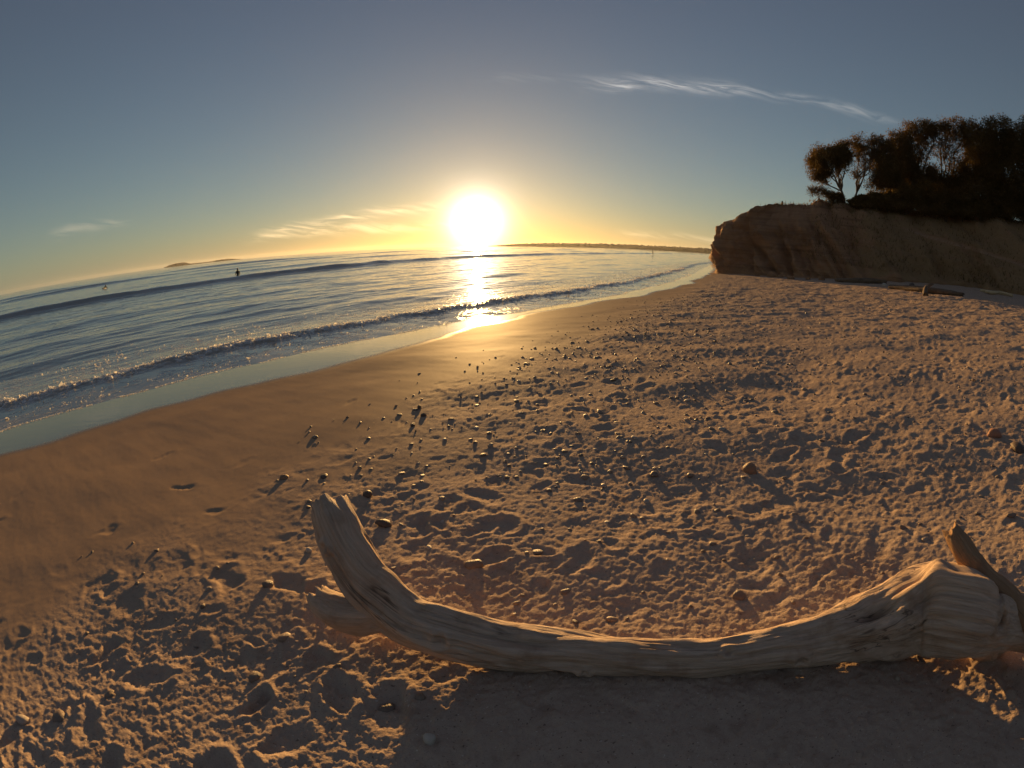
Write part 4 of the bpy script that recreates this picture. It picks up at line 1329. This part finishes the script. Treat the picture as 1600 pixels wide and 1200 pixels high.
# ------------------------------------------------------------------ spray and bubbles along the breaking edge
def foam_blobs():
    rs = np.random.default_rng(1301)
    n = 300000
    t = -6 + 64 * rs.uniform(0, 1, n) ** 1.5
    crest = rs.uniform(0, 1, n) < 0.35
    u = np.where(crest, -2.15 + rs.normal(0, 0.30, n), -0.2 - 6.6 * rs.uniform(0, 1, n))
    s = u + np.interp(t, _T, _S)
    x = 0.862 * s + 0.507 * t; y = -0.507 * s + 0.862 * t
    z, foam, lace, film, depth, uu = sea_fields(x, y)
    web = np.abs(vnoise(u * 2.3 + 0.6 * vnoise(u * 3, t * 3, 1311), t * 1.5 + 0.6 * vnoise(u * 3 + 9, t * 3, 1312), 1313))
    thin = sst(vnoise(u * 0.8, t * 0.5, 1314) + 0.4 * vnoise(u * 2, t * 1.3, 1315), -0.25, 0.55)
    pr = np.where(crest, (foam - 0.10) * 0.9, lace * thin * np.exp(-(web / 0.085) ** 2) * 0.9)
    ok = rs.uniform(0, 1, n) < pr
    x, y, z, crest = x[ok], y[ok], z[ok], crest[ok]
    n = len(x)
    r = np.where(crest, rs.lognormal(math.log(0.030), 0.5, n), rs.lognormal(math.log(0.022), 0.45, n))
    C = np.stack([x, y, z + 0.3 * r * rs.uniform(-0.2, 1.0, n)], -1)
    C = np.vstack([C, C + rs.normal(0, 0.012, (n, 3))])
    # the thin line of bubbles left where the run-up stops
    m = 16000
    te = -6 + 50 * rs.uniform(0, 1, m) ** 1.4
    xs = 0.862 * np.interp(te, _T, _S) + 0.507 * te; ys = -0.507 * np.interp(te, _T, _S) + 0.862 * te
    ue = (sea_fields(xs, ys)[0] - SEA) / 0.066 - 0.03 + rs.normal(0, 0.035, m)
    sel = vnoise(te * 1.3, te * 0 + 2, 1321) + 0.5 * vnoise(te * 5, te * 0 + 2, 1322) > -0.15
    se = ue + np.interp(te, _T, _S)
    E = np.c_[0.862 * se + 0.507 * te, -0.507 * se + 0.862 * te, np.maximum(SEA + ue * 0.066, SEA - 0.02) + 0.006][sel]
    re = rs.lognormal(math.log(0.012), 0.35, len(E))
    C = np.vstack([C, E])
    me = leaf_mesh('breaking_foam', C, np.concatenate([r, r * 0.8, re]), rs, np.zeros(3))
    link('breaking_foam', me, M_FOAM, kind='stuff', label='broken foam along the small wave at the water edge', category='foam')


foam_blobs()


# ------------------------------------------------------------------ people in the water
def sea_z(x, y):
    return float(sea_fields(np.array([x]), np.array([y]))[0][0])


def body(name, joints, edges, radii, loc, rz, mat, parent):
    me = bpy.data.meshes.new(name)
    me.from_pydata(joints, edges, [])
    o = link(name, me, mat, parent)
    md = o.modifiers.new('skin', 'SKIN')
    sv = me.skin_vertices[0].data
    for i, r in enumerate(radii):
        sv[i].radius = (r, r) if not hasattr(r, '__len__') else r
    sv[0].use_root = True
    md.use_smooth_shade = True
    o.modifiers.new('sub', 'SUBSURF').levels = 1
    o.modifiers['sub'].render_levels = 2
    return o


def surfboard(loc, rz, label, tilt=0.0):
    L, W, n = 1.95, 0.27, 24
    V, F = [], []
    for i in range(n + 1):
        f = i / n
        w = W * math.sin(math.pi * min(max(f, 0.001), 0.999)) ** 0.55 * (0.9 + 0.1 * math.sin(math.pi * f))
        rock = 0.10 * (2 * f - 1) ** 4 + 0.06 * max(0, f - 0.7)
        th = 0.032 * math.sin(math.pi * min(max(f, 0.02), 0.98)) ** 0.5
        for k in range(10):
            a = 2 * math.pi * k / 10
            V.append(((f - 0.5) * L, w * math.cos(a), rock + th * math.sin(a)))
    for i in range(n):
        for k in range(10):
            F.append((i * 10 + k, i * 10 + (k + 1) % 10, (i + 1) * 10 + (k + 1) % 10, (i + 1) * 10 + k))
    me = mesh_from('surfboard', np.array(V), np.array(F))
    o = link('surfboard', me, M_BOARD, label=label, category='surfboard')
    fin = bpy.data.meshes.new('fin')
    fin.from_pydata([(-0.85, -0.004, -0.02), (-0.70, -0.004, -0.02), (-0.86, -0.004, -0.15), (-0.85, 0.004, -0.02), (-0.70, 0.004, -0.02), (-0.86, 0.004, -0.15)], [], [(0, 1, 2), (5, 4, 3), (0, 3, 4, 1), (1, 4, 5, 2), (2, 5, 3, 0)])
    link('fin', fin, M_SUIT, o)
    o.location = loc
    o.rotation_euler = (0, tilt, rz)
    return o


E_BODY = [(0, 1), (1, 2), (2, 3), (3, 4), (2, 5), (5, 6), (6, 7), (2, 8), (8, 9), (9, 10), (0, 11), (11, 12), (12, 13), (13, 14), (0, 15), (15, 16), (16, 17), (17, 18)]
R_BODY = [0.135, 0.125, 0.14, 0.062, 0.098, 0.065, 0.048, 0.036, 0.065, 0.048, 0.036, 0.092, 0.066, 0.046, 0.042, 0.092, 0.066, 0.046, 0.042]


def person(label, loc, rz, joints):
    root = empty('person', loc, label=label, category='person')
    root.rotation_euler = (0, 0, rz)
    body('body', joints, E_BODY, R_BODY, loc, rz, M_SUIT, root)
    hd = Vector(joints[4])
    bm = bmesh.new(); bmesh.ops.create_uvsphere(bm, u_segments=12, v_segments=8, radius=0.108)
    for v in bm.verts:
        v.co = Vector((v.co.x * 1.0, v.co.y * 0.88, v.co.z * 1.15)) + hd + Vector((0, 0, 0.04))
    me = bpy.data.meshes.new('hair'); bm.to_mesh(me); bm.free()
    link('hair', me, M_SUIT, root)
    return root


# riding a small wave; x is forward along the board
p = at_range(1020, 400, 175.0)
z0 = sea_z(p[0], p[1]) + 0.12
surfboard((p[0], p[1], z0), R(200), 'surfboard under the standing surfer on a small far wave')
person('surfer in a dark wetsuit standing on a board on a small far wave', (p[0], p[1], z0 + 0.05), R(200),
       [(0, 0, 0.82), (0.06, 0, 1.08), (0.14, 0, 1.34), (0.17, 0, 1.48), (0.19, 0, 1.60), (0.14, 0.19, 1.34), (0.30, 0.42, 1.18), (0.50, 0.52, 1.16), (0.12, -0.19, 1.33), (-0.10, -0.44, 1.20), (-0.28, -0.56, 1.22),
        (0.20, 0.10, 0.76), (0.36, 0.12, 0.42), (0.30, 0.10, 0.06), (0.34, 0.22, 0.03), (-0.16, -0.10, 0.76), (-0.16, -0.06, 0.40), (-0.36, -0.02, 0.06), (-0.34, 0.12, 0.03)])
p = at_range(372, 437, 60.0)
z0 = sea_z(p[0], p[1]) - 0.14
surfboard((p[0], p[1], z0), R(120), 'surfboard half under water beneath the waiting surfer', R(-6))
person('surfer in a dark wetsuit sitting upright on a board waiting for waves', (p[0], p[1], z0 - 0.62), R(120),
       [(0, 0, 0.80), (0.02, 0, 1.06), (0.04, 0, 1.32), (0.06, 0, 1.46), (0.08, 0, 1.58), (0.04, 0.19, 1.32), (0.16, 0.25, 1.04), (0.36, 0.16, 0.90), (0.04, -0.19, 1.32), (0.16, -0.25, 1.04), (0.36, -0.16, 0.90),
        (0.08, 0.13, 0.74), (0.38, 0.32, 0.60), (0.36, 0.34, 0.22), (0.46, 0.34, 0.16), (0.08, -0.13, 0.74), (0.38, -0.32, 0.60), (0.36, -0.34, 0.22), (0.46, -0.34, 0.16)])
p = at_range(163, 446, 85.0)
z0 = sea_z(p[0], p[1]) + 0.08
surfboard((p[0], p[1], z0), R(118), 'surfboard under the paddling surfer')
person('surfer in a dark wetsuit lying prone and paddling out', (p[0], p[1], z0), R(118),
       [(-0.05, 0, 0.12), (0.20, 0, 0.14), (0.44, 0, 0.22), (0.56, 0, 0.30), (0.64, 0, 0.40), (0.44, 0.20, 0.22), (0.62, 0.36, 0.06), (0.82, 0.36, -0.06), (0.44, -0.20, 0.22), (0.40, -0.36, 0.04), (0.24, -0.40, -0.10),
        (-0.14, 0.10, 0.11), (-0.52, 0.12, 0.10), (-0.92, 0.10, 0.10), (-1.04, 0.10, 0.14), (-0.14, -0.10, 0.11), (-0.52, -0.12, 0.10), (-0.92, -0.10, 0.10), (-1.04, -0.10, 0.14)])


# ------------------------------------------------------------------ sea air
def build_haze():
    m = bpy.data.materials.new('haze')
    m.use_nodes = True
    nt = m.node_tree
    nt.nodes.clear()
    pv = nt.nodes.new('ShaderNodeVolumePrincipled')
    pv.inputs['Color'].default_value = (0.95, 0.95, 0.95, 1)
    pv.inputs['Density'].default_value = 0.00004
    pv.inputs['Anisotropy'].default_value = 0.6
    o = nt.nodes.new('ShaderNodeOutputMaterial')
    nt.links.new(pv.outputs[0], o.inputs['Volume'])
    bm = bmesh.new()
    bmesh.ops.create_cube(bm, size=1.0)
    for v in bm.verts:
        v.co = Vector((v.co.x * 9200, v.co.y * 9200, -4.2 if v.co.z < 0 else 26.0))
    me = bpy.data.meshes.new('haze'); bm.to_mesh(me); bm.free()
    link('haze', me, m, kind='stuff', label='thin warm sea haze', category='haze')


build_haze()
